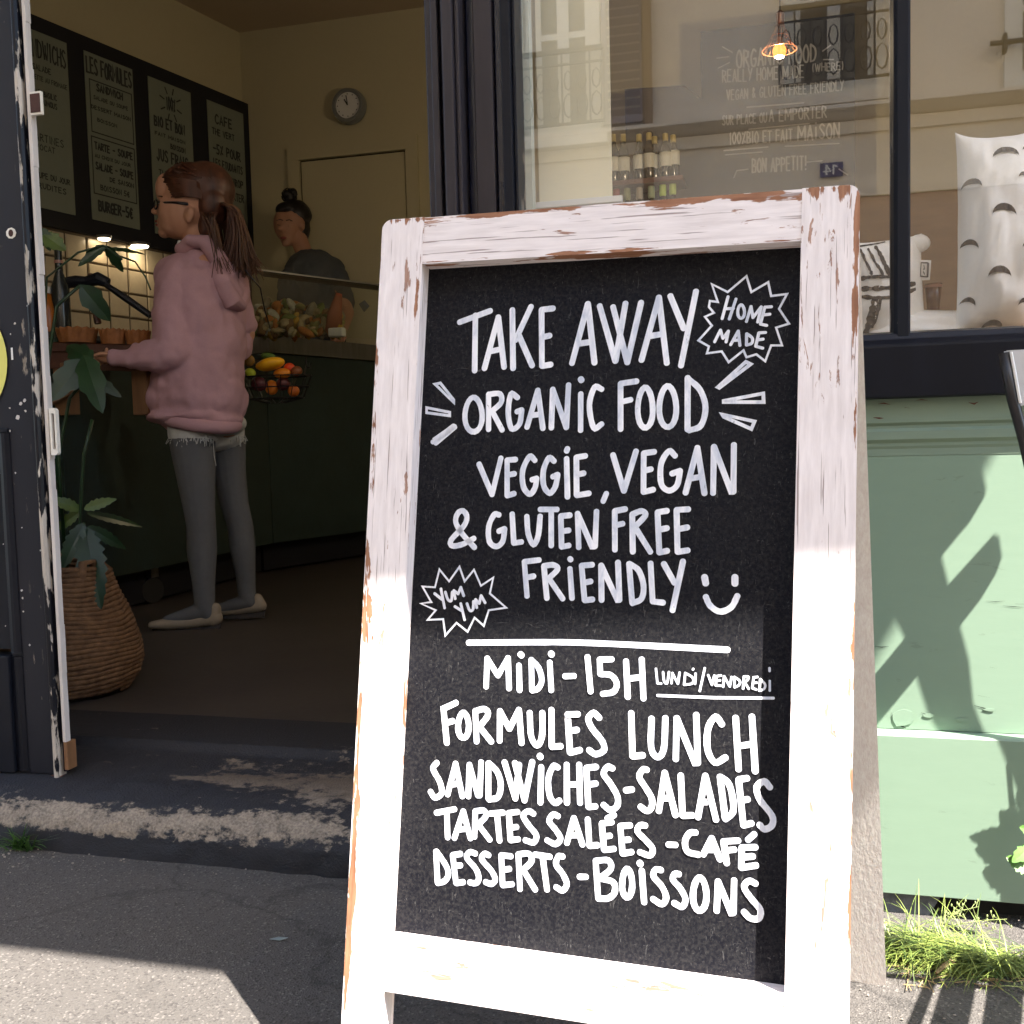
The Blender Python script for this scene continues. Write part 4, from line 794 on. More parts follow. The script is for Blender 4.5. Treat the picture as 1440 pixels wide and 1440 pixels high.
for c, nb, sp in [((1262, 1350), 300, .022), ((1285, 1352), 420, .028), ((1312, 1350), 420, .03), ((1345, 1358), 420, .03), ((1375, 1362), 360, .028), ((1402, 1372), 380, .03), ((1432, 1368), 240, .03), ((1240, 1345), 160, .015)]:
    q = onZ(c[0], c[1], 0)
    for i in range(nb):
        b0 = q + Vector((random.gauss(0, sp * .6), random.gauss(.012, sp * .30), 0)); b0.y = min(-.028, b0.y); b0.z = .001
        az = R(random.gauss(185, 38)) if random.random() < .8 else random.random() * 6.28
        blade(mb, b0, (math.cos(az) * .9, math.sin(az) * .40, .25 + random.random() * .75), .035 + random.random() * .075, .0014, .42 + random.random() * .7)
tag(mb.build('grass', blade_m), 'bright green and yellowed grass weeds growing along the foot of the green panel', 'grass', kind='stuff')
mb = MB()
for (x0, y0, az, ln, up) in [(1270, 1300, 25, .115, .75), (1290, 1300, 15, .12, .55), (1322, 1300, 60, .07, 1.2), (1380, 1325, 20, .10, .45), (1400, 1330, 40, .09, .6), (1255, 1310, 170, .06, .8), (1395, 1372, -60, .07, .2), (1345, 1340, 10, .13, .25)]:
    b0 = onZ(x0, y0 + 15, .0); b0.y = min(b0.y, -.03); d = Vector((math.cos(R(az)), -.15, up)).normalized(); pts = [b0 + d * ln * t + Vector((0, 0, -.02 * t * t)) for t in (0, .25, .5, .75, 1)]
    mb.tube(pts, [.0007, .0007, .0006, .0005, .0003], 5)
    for k in range(14):
        t = .5 + .5 * k / 14; p = pts[0] + (pts[-1] - pts[0]) * t + Vector((0, 0, .004 * (1 - t))); s = Vector((random.gauss(0, 1), random.gauss(0, .5), random.gauss(0, 1))).normalized()
        mb.tube([p, p + s * .009], .0003, 4); mb.ball(p + s * .011, (.0011, .0011, .0022), 6, 5)
o = mb.build('grass_seed_head', mat('seed_head_green', (.36, .42, .16), .6, .2, 30, 0)); tag(o, 'thin flowering grass stalks with tiny seed heads in front of the plinth', 'grass', kind='stuff')
mb = MB(); 
for i in range(70):
    q = onZ(1270 + random.random() * 160, 1352 + random.random() * 40, 0); az = random.random() * 6.28; q.z = .003
    mb.tube([q, q + Vector((math.cos(az), math.sin(az), .05)) * (.01 + .02 * random.random())], .0006, 4)
q0, q1 = onZ(1316, 1368, .008), onZ(1342, 1350, .014); mb.tube([q0, (q0 + q1) / 2 + Vector((0, 0, .002)), q1], [.002, .003, .0035], 7)
o = mb.build('dry_grass_litter', straw); tag(o, 'brown dead grass stalks and litter under the green weeds', 'litter', kind='stuff')
tag(MB().prism([(.12, -.012, -.024), (.20, -.012, -.024), (.215, -.012, .0045), (.125, -.012, .006)], (0, .02, 0)).build('kerb_stone', mat('rough_grey_stone', (.13, .14, .15), .9, .3, 60, .6)), 'small rough grey stone under the plinth behind the sign leg', 'stone')
# tuft by the doorstep, left
mb = MB(); q = onZ(28, 1196, 0); q.y = -.112
for i in range(55):
    az = random.random() * 6.28; b0 = q + Vector((random.gauss(0, .012), random.gauss(0, .004), .002))
    blade(mb, b0, (math.cos(az) * .6, math.sin(az) * .35 - .1, .5 + random.random()), .025 + random.random() * .035, .0034, .25 + random.random() * .5)
for k in range(2): blade(mb, q + Vector((.02, 0, .01)), (1, -.1, .42 + .1 * k), .07, .003, .08)
blade(mb, q, (.3, 0, 1), .055, .005, .1)
tag(mb.build('weed_tuft', blade_d), 'small green weed tuft growing where the doorstep meets the pavement', 'weed', kind='stuff')
# crumbs, stones, leaf litter
mb = MB(); random.seed(5)
for i in range(150):
    q = onZ(random.random() * 500, 1195 + abs(random.gauss(0, 14)), 0); s = .0008 + .0018 * random.random() ** 2
    mb.ball((q.x, q.y, s * .6), (s, s * .8, s * .6), 5, 4)
for i in range(130):
    q = onZ(1100 + random.random() * 340, 1290 + random.random() * 150, 0); s = .0006 + .0012 * random.random() ** 2; mb.ball((q.x, q.y, s * .6), (s, s * .8, s * .6), 5, 4)
o = mb.build('grit', mat('pale_grit', (.28, .24, .20), .9, .4, 90, 0)); tag(o, 'loose grit scattered on the pavement along the step', 'grit', kind='stuff')
q = onZ(392, 1321, .001)
tag(MB().prism([(q.x - .012, q.y - .003, .0015), (q.x + .004, q.y - .005, .002), (q.x + .013, q.y + .001, .004), (q.x - .003, q.y + .005, .0015)], (0, 0, .0006)).build('paper_scrap', mat('grey_paper', (.20, .24, .24), .7, .1, 10, 0)), 'tiny grey paper scrap lying on the shaded pavement', 'litter')

# leafy plant at the right edge
def leafplate(mb, base, tip, w, lobes=5, curl=.15, sag=.1, nrm=None):
    base, tip = Vector(base), Vector(tip); ax = tip - base; ln = ax.length; ax.normalize()
    n0 = Vector(nrm) if nrm else Vector((0, -.5, 1)); side = ax.cross(n0).normalized(); up = side.cross(ax).normalized()
    K = lobes * 4; mid = []; l = []; r_ = []
    for i in range(K + 1):
        t = i / K; prof_ = math.sin(math.pi * min(1, t ** .8)) ** .8; jag = 1 - .30 * (1 - (i % 4) / 4.0) if 0 < i < K else 1
        ww = w * .5 * prof_ * jag; c = base + ax * ln * t + up * (-sag * ln * t * t)
        mid.append(c); l.append(c + side * ww + up * (curl * ww)); r_.append(c - side * ww + up * (curl * ww))
    n = K + 1; mb.add(mid + l + r_, [(i, i + 1, n + i + 1, n + i) for i in range(K)] + [(i + 1, i, 2 * n + i, 2 * n + i + 1) for i in range(K)])
leaf_g = mat('fresh_leaf_green', (.09, .20, .035), .45, .35, 40, .2)
pt = thing('leafy_weed', (.42, -.10, 0), 'leafy green weed with toothed leaves reaching in at the lower right edge', 'plant')
stem = Vector((.405, -.085, 0)); MB().tube([stem, stem + Vector((.01, 0, .2)), stem + Vector((0, -.005, .40))], [.004, .003, .0015], 6).build('stem', leaf_g, pt)
def lf(a, b, w, lb=5, n=None, nm='leaf'):
    mb = MB(); leafplate(mb, a, b, w, lb, nrm=n); return mb.build(nm, leaf_g, pt)
lf(onY(1452, 1222, -.09), onY(1416, 1205, -.09), .030, 5, (0.2, -1, .5)); lf(onY(1455, 1170, -.09), onY(1434, 1163, -.09), .018, 4, (0, -1, .4)); lf(onY(1450, 1190, -.085), onY(1424, 1212, -.10), .022, 4, (0, -1, .6))
# leaves higher up whose shadow falls on the green panel
YL = -.11; kL = YL / SUN.y
def wl(x, y): return onY(x, y, -.024) + SUN * ((YL + .024) / SUN.y)
for a, b, w in [((1440, 1160), (1344, 1204), .030), ((1450, 1180), (1352, 1222), .040), ((1445, 1215), (1366, 1250), .045), ((1440, 1140), (1428, 1112), .014), ((1470, 1170), (1392, 1160), .05), ((1475, 1215), (1395, 1215), .07), ((1480, 1255), (1385, 1252), .06), ((1465, 1195), (1372, 1190), .05), ((1480, 1190), (1425, 1150), .06)]:
    lf(wl(*a), wl(*b), w, 6, (0, -1, .15))

# ============================================================ WINDOW DISPLAY
tag(MB().box((-.365, .052, .745), (1.2, .62, .7755)).build('display_ledge', mat('ledge_dark_wood', (.09, .06, .04), .6, .3, 8, .1)), 'dark wooden display ledge inside the shop window', 'shelf')
zt = onY(1280, 272, .55).z
tag(MB().box((.02, .55, .7757), (1.2, .575, zt)).build('display_backboard', mat('backboard_brown', (.20, .125, .065), .6, .25, 4, .1, (.2, 1, 1))), 'low brown wooden board closing the back of the window display', 'board')
a, b = onY(752, 0, .13), onY(861, 284, .13)
bl = thing('window_blind', ((a.x + b.x) / 2, .13, b.z), 'cream fabric blind hanging inside the window with a white bottom bar', 'blind')
MB().box((a.x, .13, b.z), (b.x, .134, 2.38)).build('blind_fabric', cream_blind, bl)
c, d = onY(735, 288, .12), onY(875, 280, .12)
MB().box((c.x, .118, (c.z + d.z) / 2 - .006), (d.x, .128, (c.z + d.z) / 2 + .004)).build('bottom_bar', white_m, bl, bevel=.001)
tag(MB().box((onY(737, 100, .06).x, .05, .78), (onY(747, 100, .06).x, .07, 2.38)).build('glass_edge_strip', mat('pale_green_strip', (.42, .46, .40), .4, .1, 8, 0)), 'narrow pale vertical strip standing in for the bright glass edge at window left', 'strip')  # pale strip painted in for the bright glass edge and its reflection
cush_w = mat('cushion_white_cotton', (.93, .91, .86), .85, .06, 7, .25, fine=200); ink = mat('cushion_black_print', (.035, .03, .03), .85, .3, 60, .1)
def cushion(name, label, c, wd, ht, th, tilt=0.0, seed=1, ear=.10, yaw=0.0):
    """pillow standing up; returns surface function (u,v in -1..1, front side)"""
    rn = random.Random(seed); M_ = Matrix.Rotation(tilt, 3, 'Y') @ Matrix.Rotation(yaw, 3, 'Z'); C0 = Vector(c)
    def surf(u, v, s=-1, lift=0.0):
        e = (1 - abs(u) ** 2.6) * (1 - abs(v) ** 2.6); e = max(e, 0) ** .5
        pin = 1 - ear * (1 - abs(v) ** 3) * abs(u) ** 2; pin2 = 1 - ear * (1 - abs(u) ** 3) * abs(v) ** 2
        wr = .010 * noise.noise(Vector((u * 2.2 + seed, v * 2.2, s))) + .006 * noise.noise(Vector((u * 6 + seed, v * 5, s)))
        return C0 + M_ @ Vector((u * wd / 2 * pin, s * (e * th / 2 + (wr * e) + lift), v * ht / 2 * pin2))
    mb = MB(); n = 30
    for s in (-1, 1):
        vs = [surf(math.sin(math.pi / 2 * (2 * i / n - 1)), math.sin(math.pi / 2 * (2 * j / n - 1)), s) for j in range(n + 1) for i in range(n + 1)]
        fs = [(j * (n + 1) + i, j * (n + 1) + i + 1, (j + 1) * (n + 1) + i + 1, (j + 1) * (n + 1) + i) for j in range(n) for i in range(n)]
        if s > 0: fs = [f[::-1] for f in fs]
        mb.add(vs, fs)
    root = thing(name, c, label, 'cushion'); mb.build('cover', cush_w, root, smooth=True); return root, surf
# big cushion with crescents: centre (1400,330)
Yb = .20; p0 = onY(1343, 190, Yb); p1 = onY(1465, 475, Yb); cw = p1.x - p0.x; chh = p0.z - p1.z
r1, sf = cushion('crescent_cushion', 'large upright white cushion printed with black crescents at right', ((p0.x + p1.x) / 2, Yb, (p0.z + p1.z) / 2 + .004), cw, chh, .115, 0, 3, .09)
mb = MB()
def uvof(px, py): q = onY(px, py, Yb - .045); return ((q.x - (p0.x + p1.x) / 2) / (cw / 2), (q.z - (p0.z + p1.z) / 2 - .004) / (chh / 2))
for (px, py, s, rot) in [(1415, 207, 36, 0), (1365, 256, 28, 4), (1410, 296, 35, 0), (1361, 342, 27, 8), (1404, 384, 33, 0), (1361, 424, 24, 20), (1440, 246, 20, 0), (1446, 345, 22, 0), (1445, 428, 26, -8), (1401, 466, 32, 0), (1449, 200, 20, 0)]:
    pts = []; n = 10
    for k in range(n + 1):
        a = math.pi * k / n; pts.append((-math.cos(a), math.sin(a)))
    low = [(math.cos(math.pi * k / n), math.sin(math.pi * k / n) * .42) for k in range(n + 1)]
    vs = []
    for (x, y), (x2, y2) in zip(pts, low[::-1]):
        for xx, yy in ((x, y), (x2 if False else x, y2)):
            X = px + (xx * math.cos(R(rot)) + yy * math.sin(R(rot))) * s / 2; Yp = py + (xx * math.sin(R(rot)) - yy * math.cos(R(rot))) * s / 2 + s * .25
            u_, v_ = uvof(X, Yp); vs.append(sf(max(-.99, min(.99, u_)), max(-.99, min(.99, v_)), -1, .0022))
    mb.add(vs, [(2 * i, 2 * i + 2, 2 * i + 3, 2 * i + 1) for i in range(n)])
mb.build('crescent_print', ink, r1)
# patterned cushion behind the mullion
Yb2 = .24; p0_, p1_ = onY(1195, 338, Yb2), onY(1300, 482, Yb2); cw2 = p1_.x - p0_.x; ch2 = p0_.z - p1_.z; cc2 = ((p0_.x + p1_.x) / 2, Yb2, (p0_.z + p1_.z) / 2)
r2, sf2 = cushion('striped_cushion', 'white cushion with rough black brush strokes behind the mullion', cc2, cw2, ch2, .09, R(-3), 8, .06)
def uv2(px, py): q = onY(px, py, Yb2 - .04); return Vector(((q.x - cc2[0]) / (cw2 / 2), (q.z - cc2[2]) / (ch2 / 2)))
mb = MB()
for pts, w in [([(1213, 346), (1222, 372), (1226, 384)], .06), ([(1225, 345), (1233, 368), (1242, 386)], .05), ([(1236, 342), (1244, 365), (1251, 386)], .07), ([(1207, 389), (1225, 389), (1258, 390)], .05), ([(1207, 403), (1230, 405), (1257, 405), (1288, 400)], .06), ([(1207, 414), (1230, 418), (1257, 419), (1288, 408)], .05), ([(1229, 422), (1222, 445), (1214, 470)], .13), ([(1237, 421), (1231, 440), (1224, 458)], .07), ([(1205, 340), (1230, 336), (1250, 332)], .03), ([(1270, 425), (1275, 470)], .04)]:
    ps = [uv2(*q) for q in pts]; ps = spline(ps, k=6); vs, fs = ribbon(ps, w * 1.35, False, .7)
    mb.add([sf2(max(-.98, min(.98, v.x)), max(-.98, min(.98, v.y)), -1, .0010 + w * .002) for v in vs], fs)
mb.build('brush_stroke_print', ink, r2)
q = onY(1300, 340, Yb2 - .01); mb = MB().ball(q + Vector((-.008, .0, -.002)), (.017, .012, .014), 12, 8); mb.build('cushion_corner', cush_w, r2, smooth=True)
a, b = onY(1290, 366, Yb2 - .02), onY(1309, 394, Yb2 - .02)
tg = MB().prism([(a.x, Yb2 - .02, b.z + .001), (b.x - .002, Yb2 - .024, b.z), (b.x, Yb2 - .024, a.z - .002), (a.x + .004, Yb2 - .02, a.z)], (0, .001, 0)).build('fabric_tag', cush_w, r2)
mb = MB(); 
for st in ([(.25, .15), (.72, .18), (.68, .85), (.2, .8), (.25, .15)], [(.45, .3), (.5, .45), (.42, .48)], [(.42, .6), (.5, .72)], [(.8, .2), (.75, .85)]):
    vs, fs = ribbon([Vector(p) for p in st], .07); mb.add([(a.x + (b.x - a.x) * v.x, Yb2 - .0252, a.z + (b.z - a.z) * v.y) for v in vs], fs)
mb.build('tag_mark', ink, tg)
# round white cushion lying low
Yr = .30; pc = onY(1300, 470, Yr)
r3, _ = cushion('floor_cushion', 'plain white cushion lying low beside the big crescent cushion', (pc.x + .01, Yr, .808), .30, .075, .22, R(4), 5, .03)
# small brown glass with label
a, b = onY(1300, 400, .40), onY(1325, 442, .40); rg = (b.x - a.x) / 2; cx_ = (a.x + b.x) / 2
gl = thing('brown_glass', (cx_, .40, .7757), 'small brown tumbler glass standing between the two cushions', 'glass')
MB().lathe([(rg * .55, .7760), (rg * .62, b.z), (rg * .8, (a.z + b.z) / 2), (rg, a.z), (rg * .93, a.z - .0005), (rg * .7, (a.z + b.z) / 2)], (cx_, .40, 0), 20).build('tumbler', mat('amber_brown_glass', (.09, .035, .015), .15, .3, 30, 0), gl, smooth=True)
MB().lathe([(rg * .92, a.z - .010), (rg * .99, a.z - .002)], (cx_, .40, 0), 20).build('label_band', mat('kraft_label', (.22, .09, .05), .7, .2, 30, 0), gl)
# ============================================================ INSIDE THE CAFE
# menu board on the side wall
navy_b = mat('menu_board_dark', (.006, .008, .016), .5, .2, 6, .05); paper = mat('menu_poster_paper', (.23, .26, .21), .7, .06, 6, .05); ink_d = mat('poster_ink', (.045, .05, .05), .8, .2, 30, 0)
def tw(x, y): p = onW(x, y, .03); return (WC + WN * .03 - p).dot(WD), p.z      # distance along the wall, height
mbd = thing('menu_board', wallp(.6, 2.0, .03), 'long dark menu board with four pale posters on the side wall', 'menu board')
zt_, zb_ = 2.425, 1.588
MB().prism([wallp(-.03, zb_), wallp(2.2, zb_), wallp(2.2, zt_), wallp(-.03, zt_)], WN * .03).build('backing', navy_b, mbd)
def poster(pxl, pxr, ytop, ybot, lines, lbl):
    t0 = tw(pxl, ytop)[0]; t1 = tw(pxr, ytop)[0]; za = 2.362; zb2 = 1.655 if ybot is None else ybot
    p = MB().prism([wallp(t0, zb2, .031), wallp(t1, zb2, .031), wallp(t1, za, .031), wallp(t0, za, .031)], WN * .003).build('poster', paper, mbd, label=lbl)
    mb = MB(); st = []
    for ln in lines:
        if ln[0] == 'box':
            _, x0, x1, y0, y1 = ln; st += [([Vector((x0, y0)), Vector((x1, y0)), Vector((x1, y1)), Vector((x0, y1))], .010, True)]
        elif ln[0] == 'ray':
            for k in range(8):
                a = math.pi * 2 * k / 8 + .3; st.append(([Vector((.5 + math.cos(a) * .16, ln[1] + math.sin(a) * .07)), Vector((.5 + math.cos(a) * .26, ln[1] + math.sin(a) * .11))], .013, False))
        else:
            txt, x0, x1, y0, y1, w = ln; st += text_strokes(txt, x0, x1, y0, y1, w)
    for i, (pp_, w, cl) in enumerate(st):
        vs, fs = ribbon([Vector((q.x, q.y * (za - zb2) / (t0 - t1))) for q in pp_], w * 2.0, cl)
        mb.add([wallp(t0 + (t1 - t0) * v.x, za - v.y * (t0 - t1), .0345 + .0002 * (i % 12)) for v in vs], fs)
    mb.build('poster_lettering', ink_d, p)['kind'] = 'stuff'
random.seed(4)
poster(28, 92, 50, None, [('SANDWICHS', .02, .95, .05, .15, .016), ('+ SALADE', .1, .6, .19, .22, .009), ('BAGUETTE AU FROMAGE', .05, .95, .25, .275, .007), ('TOMATE BASILIC', .1, .7, .33, .36, .009), ('HOUMOUS', .3, .7, .38, .41, .009), ('TARTINES', .1, .8, .58, .62, .009), ('AVOCAT', .1, .6, .64, .67, .008), ('SOUPE DU JOUR', .1, .9, .80, .83, .010), ('CRUDITES', .1, .8, .86, .89, .010)], 'dim left poster half hidden by the door')
poster(117, 184, 78, None, [('LES FORMULES', .04, .96, .03, .12, .017), ('box', .08, .95, .16, .47), ('SANDWICH', .22, .75, .175, .215, .014), ('SALADE OU SOUPE', .15, .85, .25, .27, .007), ('DESSERT MAISON', .1, .9, .31, .33, .008), ('BOISSON', .2, .6, .38, .40, .007), ('box', .06, .95, .50, .84), ('TARTE - SOUPE', .12, .9, .53, .57, .013), ('AU CHOIX DU JOUR', .12, .85, .60, .62, .007), ('SALADE - SOUPE', .12, .9, .65, .69, .013), ('DE SAISON', .4, .9, .72, .745, .009), ('BOISSON 5e', .2, .8, .78, .81, .009), ('BURGER-5e', .14, .84, .88, .94, .017)], 'bright poster headed LES FORMULES')
poster(207, 266, 110, None, [('ray', .13), ('100%', .4, .6, .09, .17, .013), ('BIO ET BON', .1, .8, .24, .30, .016), ('FAIT MAISON', .1, .8, .34, .36, .008), ('BOISSON', .45, .8, .39, .42, .010), ('JUS FRAIS', .12, .85, .45, .52, .016), ('THE GLACE', .15, .85, .58, .62, .010), ('LIMONADE', .15, .85, .68, .72, .010)], 'greenish poster with a radiating emblem')
poster(290, 340, 138, None, [('CAFE', .2, .65, .08, .14, .016), ('THE VERT', .1, .7, .18, .22, .012), ('-5% POUR', .1, .85, .29, .35, .016), ('LES ETUDIANTS', .1, .9, .39, .44, .013), ('JUS - SIROP', .1, .9, .49, .54, .013), ('A EMPORTER', .15, .9, .59, .64, .013), ('MERCI', .2, .6, .74, .79, .013)], 'far right poster of coffee prices')
lm_on = bpy.data.materials.new('warm_lamp_glow'); nt, ns, L, P_ = nodes(lm_on); P_.inputs['Emission Color'].default_value = (1, .80, .52, 1); P_.inputs['Emission Strength'].default_value = 4.0
def lamp(o, loc, power, size=.02, col=(1, .74, .45), spot=None):
    ld = bpy.data.lights.new('lamp_light', 'SPOT' if spot else 'POINT'); ld.energy = power; ld.shadow_soft_size = size; ld.color = col
    if spot: ld.spot_size = R(spot); ld.spot_blend = .6
    l = bpy.data.objects.new('lamp_light', ld); COL.objects.link(l); l.location = loc; l.parent = o; l.matrix_parent_inverse = o.matrix_basis.inverted()
for i, (x, y) in enumerate([(147, 346), (197, 353)]):
    q = onW(x, y, .06); c = Vector((q.x, q.y, 1.575))
    o = thing('counter_downlight', c, ['small lit spotlight under the menu board, left of the girl', 'larger lit spotlight under the menu board, just left of the girl\'s shoulder'][i], 'light', 'spotlights under the menu board')
    MB().lathe([(.030 + .012 * i, 0), (.034 + .012 * i, .012)], c, 16).build('lamp_housing', steel, o)
    MB().lathe([(.022 + .012 * i, -.006), (.026 + .012 * i, -.0008)], c, 16).build('lamp_lens', lm_on, o)
    lamp(o, c + Vector((0, 0, -.02)), .07, .004, spot=150)
# tiled splashback
ts = thing('tiled_splashback', wallp(1, 1.3, .0), 'cream square wall tiles behind the counter under the menu board', 'tiles')
MB().prism([wallp(-.0, 1.02, .001), wallp(2.3, 1.02, .001), wallp(2.3, 1.587, .001), wallp(-.0, 1.587, .001)], WN * .008).build('grout_bed', grout_m, ts)
T_ = .110; Mw = Matrix(((WD.x, WN.x, 0), (WD.y, WN.y, 0), (0, 0, 1))); tm = None
random.seed(2)
for i in range(20):
    for j in range(5):
        t = .06 + T_ * i + .055; z = 1.040 + .1085 * j + .052
        if tm is None:
            b = MB(); h = .0505; vs = [Mw @ Vector(v) for v in [(-h, 0, -h), (h, 0, -h), (h, 0, h), (-h, 0, h), (-h + .003, .006, -h + .003), (h - .003, .006, -h + .003), (h - .003, .006, h - .003), (-h + .003, .006, h - .003)]]
            b.add(vs, [(4, 5, 6, 7), (0, 1, 5, 4), (1, 2, 6, 5), (2, 3, 7, 6), (3, 0, 4, 7)]); o = b.build('tile', tile_m); tm = o.data
        else: o = bpy.data.objects.new('tile', tm); COL.objects.link(o)
        o.parent = ts; o.matrix_parent_inverse = ts.matrix_basis.inverted(); o.location = wallp(t, z, .0092 + random.random() * .0012)
# back wall door and clock
a, b = onY(425, 229, 3.4), onY(570, 215, 3.4)
bd = thing('cream_door', ((a.x + b.x) / 2, 3.4, .12), 'flush cream painted door in the back wall under the clock', 'door')
MB().box((a.x, 3.385, .12), (b.x, 3.3985, a.z)).build('door_panel', cream, bd, bevel=.003)
mb = MB(); k = .07
mb.box((a.x - k, 3.375, .12), (a.x - .008, 3.3985, a.z + .008)); mb.build('door_frame_side', cream, bd)
MB().box((b.x + .008, 3.375, .12), (b.x + k, 3.3985, a.z + .008)).build('door_frame_side', cream, bd)
MB().box((a.x - k, 3.375, a.z + .0085), (b.x + k, 3.3985, a.z + .075)).build('door_frame_head', cream, bd)
MB().box((a.x - .0078, 3.396, .12), (b.x + .0078, 3.3988, a.z + .0078)).build('door_gap', mat('gap_dark', (.03, .02, .012), .9, .1, 9, 0), bd)
MB().tube([(b.x - .06, 3.384, 1.15), (b.x - .06, 3.345, 1.15), (b.x - .16, 3.345, 1.15)], .009, 8).build('door_handle', steel, bd)
q = onY(493, 151, 3.385); rk = .087
ck = thing('wall_clock', q, 'round grey wall clock with white face above the cream door', 'clock'); MR = Matrix.Rotation(R(90), 3, 'X')
MB().lathe([(rk, 0), (rk, .02), (rk * .93, .045), (rk * .76, .045), (rk * .74, .034)], q, 36, MR).build('clock_rim', mat('grey_clock_rim', (.22, .23, .22), .4, .1, 10, 0), ck, smooth=False)
MB().lathe([(rk * .73, .033), (rk * .73, .036)], q, 32, MR).build('clock_face', white_m, ck)
mb = MB(); F_ = Vector((q.x, q.y - .0375, q.z))
for ang, ln, w in ((R(-8), .048, .0045), (R(-30), .034, .006)):
    d = Vector((math.sin(ang), 0, math.cos(ang))); s_ = Vector((d.z, 0, -d.x)); mb.prism([F_ - s_ * w / 2, F_ + s_ * w / 2, F_ + s_ * w / 2 + d * ln, F_ - s_ * w / 2 + d * ln], (0, -.001 * (1 + (ln < .04)), 0))
mb.build('clock_hand', ink_d, ck)
mb = MB()
for k in range(12):
    d = Vector((math.sin(k * math.pi / 6), 0, math.cos(k * math.pi / 6))); mb.ball(F_ + d * .054, .0028, 6, 4)
mb.build('hour_mark', ink_d, ck)
# counter
A0, B0, C0_ = Vector((-2.08, 1.15, 0)), Vector((-2.085, 2.45, 0)), Vector((-1.80, 3.30, 0))
ct = thing('serving_counter', (-2.0, 1.8, .12), 'long dark green serving counter on castors with a steel edge behind the girl', 'counter')
def off(p, n, k): return p + n * k
n1_ = Vector((-(B0 - A0).y, (B0 - A0).x, 0)).normalized(); n2_ = Vector((-(C0_ - B0).y, (C0_ - B0).x, 0)).normalized()
def slab(a, b, n, w, z0, z1, f=0.0): return MB().prism([Vector((a.x, a.y, z0)) - n * f, Vector((b.x, b.y, z0)) - n * f, Vector((b.x, b.y, z0)) + n * w, Vector((a.x, a.y, z0)) + n * w], (0, 0, z1 - z0))
slab(A0, B0, n1_, .5, .25, 1.0).build('front_panel', dark_green, ct, label='panel behind the girl')
slab(B0 + (C0_ - B0).normalized() * .003, C0_, n2_, .2, .25, 1.055).build('front_panel', dark_green, ct, label='far panel right of the girl')
slab(A0, B0, n1_, .5, 1.0005, 1.018, .02).build('worktop', mat('dark_worktop', (.05, .045, .04), .4, .2, 10, 0), ct)
slab(B0 + (C0_ - B0).normalized() * .003, C0_, n2_, .2, 1.056, 1.13, .02).build('steel_edge', steel, ct)
slab(A0, B0, n1_, .45, .13, .2495, -.06).build('toe_kick', mat('toe_black', (.004, .004, .008), .8, .1, 9, 0), ct)
slab(B0, C0_, n2_, .2, .13, .2495, -.06).build('toe_kick', MATS['toe_black'], ct)
for p in ((212, 828), (252, 815)):
    q = onZ(p[0], p[1], .17); q = Vector((q.x, q.y, .165))
    w = MB().lathe([(.045, -.014), (.045, .014)], q, 18, Matrix.Rotation(R(90), 3, 'Y') @ Matrix.Rotation(R(20), 3, 'X')).build('castor_wheel', mat('castor_rubber', (.02, .02, .022), .5, .1, 9, 0), ct)
    MB().box(q + Vector((-.02, -.022, .046)), q + Vector((.02, .022, .084))).build('castor_fork', steel, ct)
# wooden shelf in front of the counter with brackets
D_ = 3.02
def atc(x, y, d=D_): return atD(x, y, d)
sh = thing('wooden_shelf', atc(130, 492), 'dark red brown wooden shelf on brackets fixed to the counter, holding the tarts', 'shelf')
a, b = atc(40, 480), atc(232, 486); back2 = Vector((-.07, .12, 0))
MB().prism([a, b, b + back2, a + back2], (0, 0, -.026)).build('shelf_board', red_wood, sh, bevel=.003)
MB().prism([a + Vector((.01, .01, -.0265)), b + Vector((-.01, .01, -.0265)), b + Vector((-.01, .01, -.075)), a + Vector((.01, .01, -.075))], back2 * .15).build('shelf_apron', red_wood, sh, bevel=.002)
for x in (86, 196): 
    c, d = atc(x - 12, 520, D_ + .02), atc(x + 13, 583, D_ + .02)
    MB().box((c.x, c.y, d.z), (d.x, c.y + .05, c.z + .02)).build('bracket', wood_m, sh, bevel=.002)
MB().tube([atc(70, 566), atc(110, 545), atc(122, 530)], .012, 6).build('brace', wood_m, sh)
# tarts on the shelf
crust = mat('baked_crust', (.34, .13, .04), .7, .35, 40, .6, bd=.004); fill = mat('tart_filling', (.42, .19, .04), .5, .4, 25, .5)
for i, (x0, x1, y) in enumerate([(80, 138, 466), (140, 178, 464), (176, 212, 462)]):
    c = (atc(x0, y + 12, D_ + .05) + atc(x1, y + 12, D_ + .05)) / 2; r_ = (atc(x1, y).x - atc(x0, y).x) / 2 * 1.05; c.z = a.z + .001 + (b.z - a.z) * (i + 1) / 4
    o = thing('tart', c, ['long dark brown tart at the left end of the wooden shelf', 'golden brown tart in the middle of the wooden shelf', 'golden orange tart beside the girl\'s sleeve'][i], 'tart', 'tarts on the counter shelf')
    prf_ = [(r_ * .82, 0), (r_, .042), (r_ * .97, .046), (r_ * .90, .038)]
    mb = MB().lathe(prf_, c, 28); nn_ = 28
    for k in range(28):
        if k % 2:
            for ring in (1, 2): v = mb.v[ring * 28 + k]; mb.v[ring * 28 + k] = (c.x + (v[0] - c.x) * .93, c.y + (v[1] - c.y) * .93, v[2] - .004)
    mb.build('crust', crust, o); MB().ball(c + Vector((0, 0, .030)), (r_ * .88, r_ * .88, .014), 20, 8).build('filling', fill, o, smooth=True)
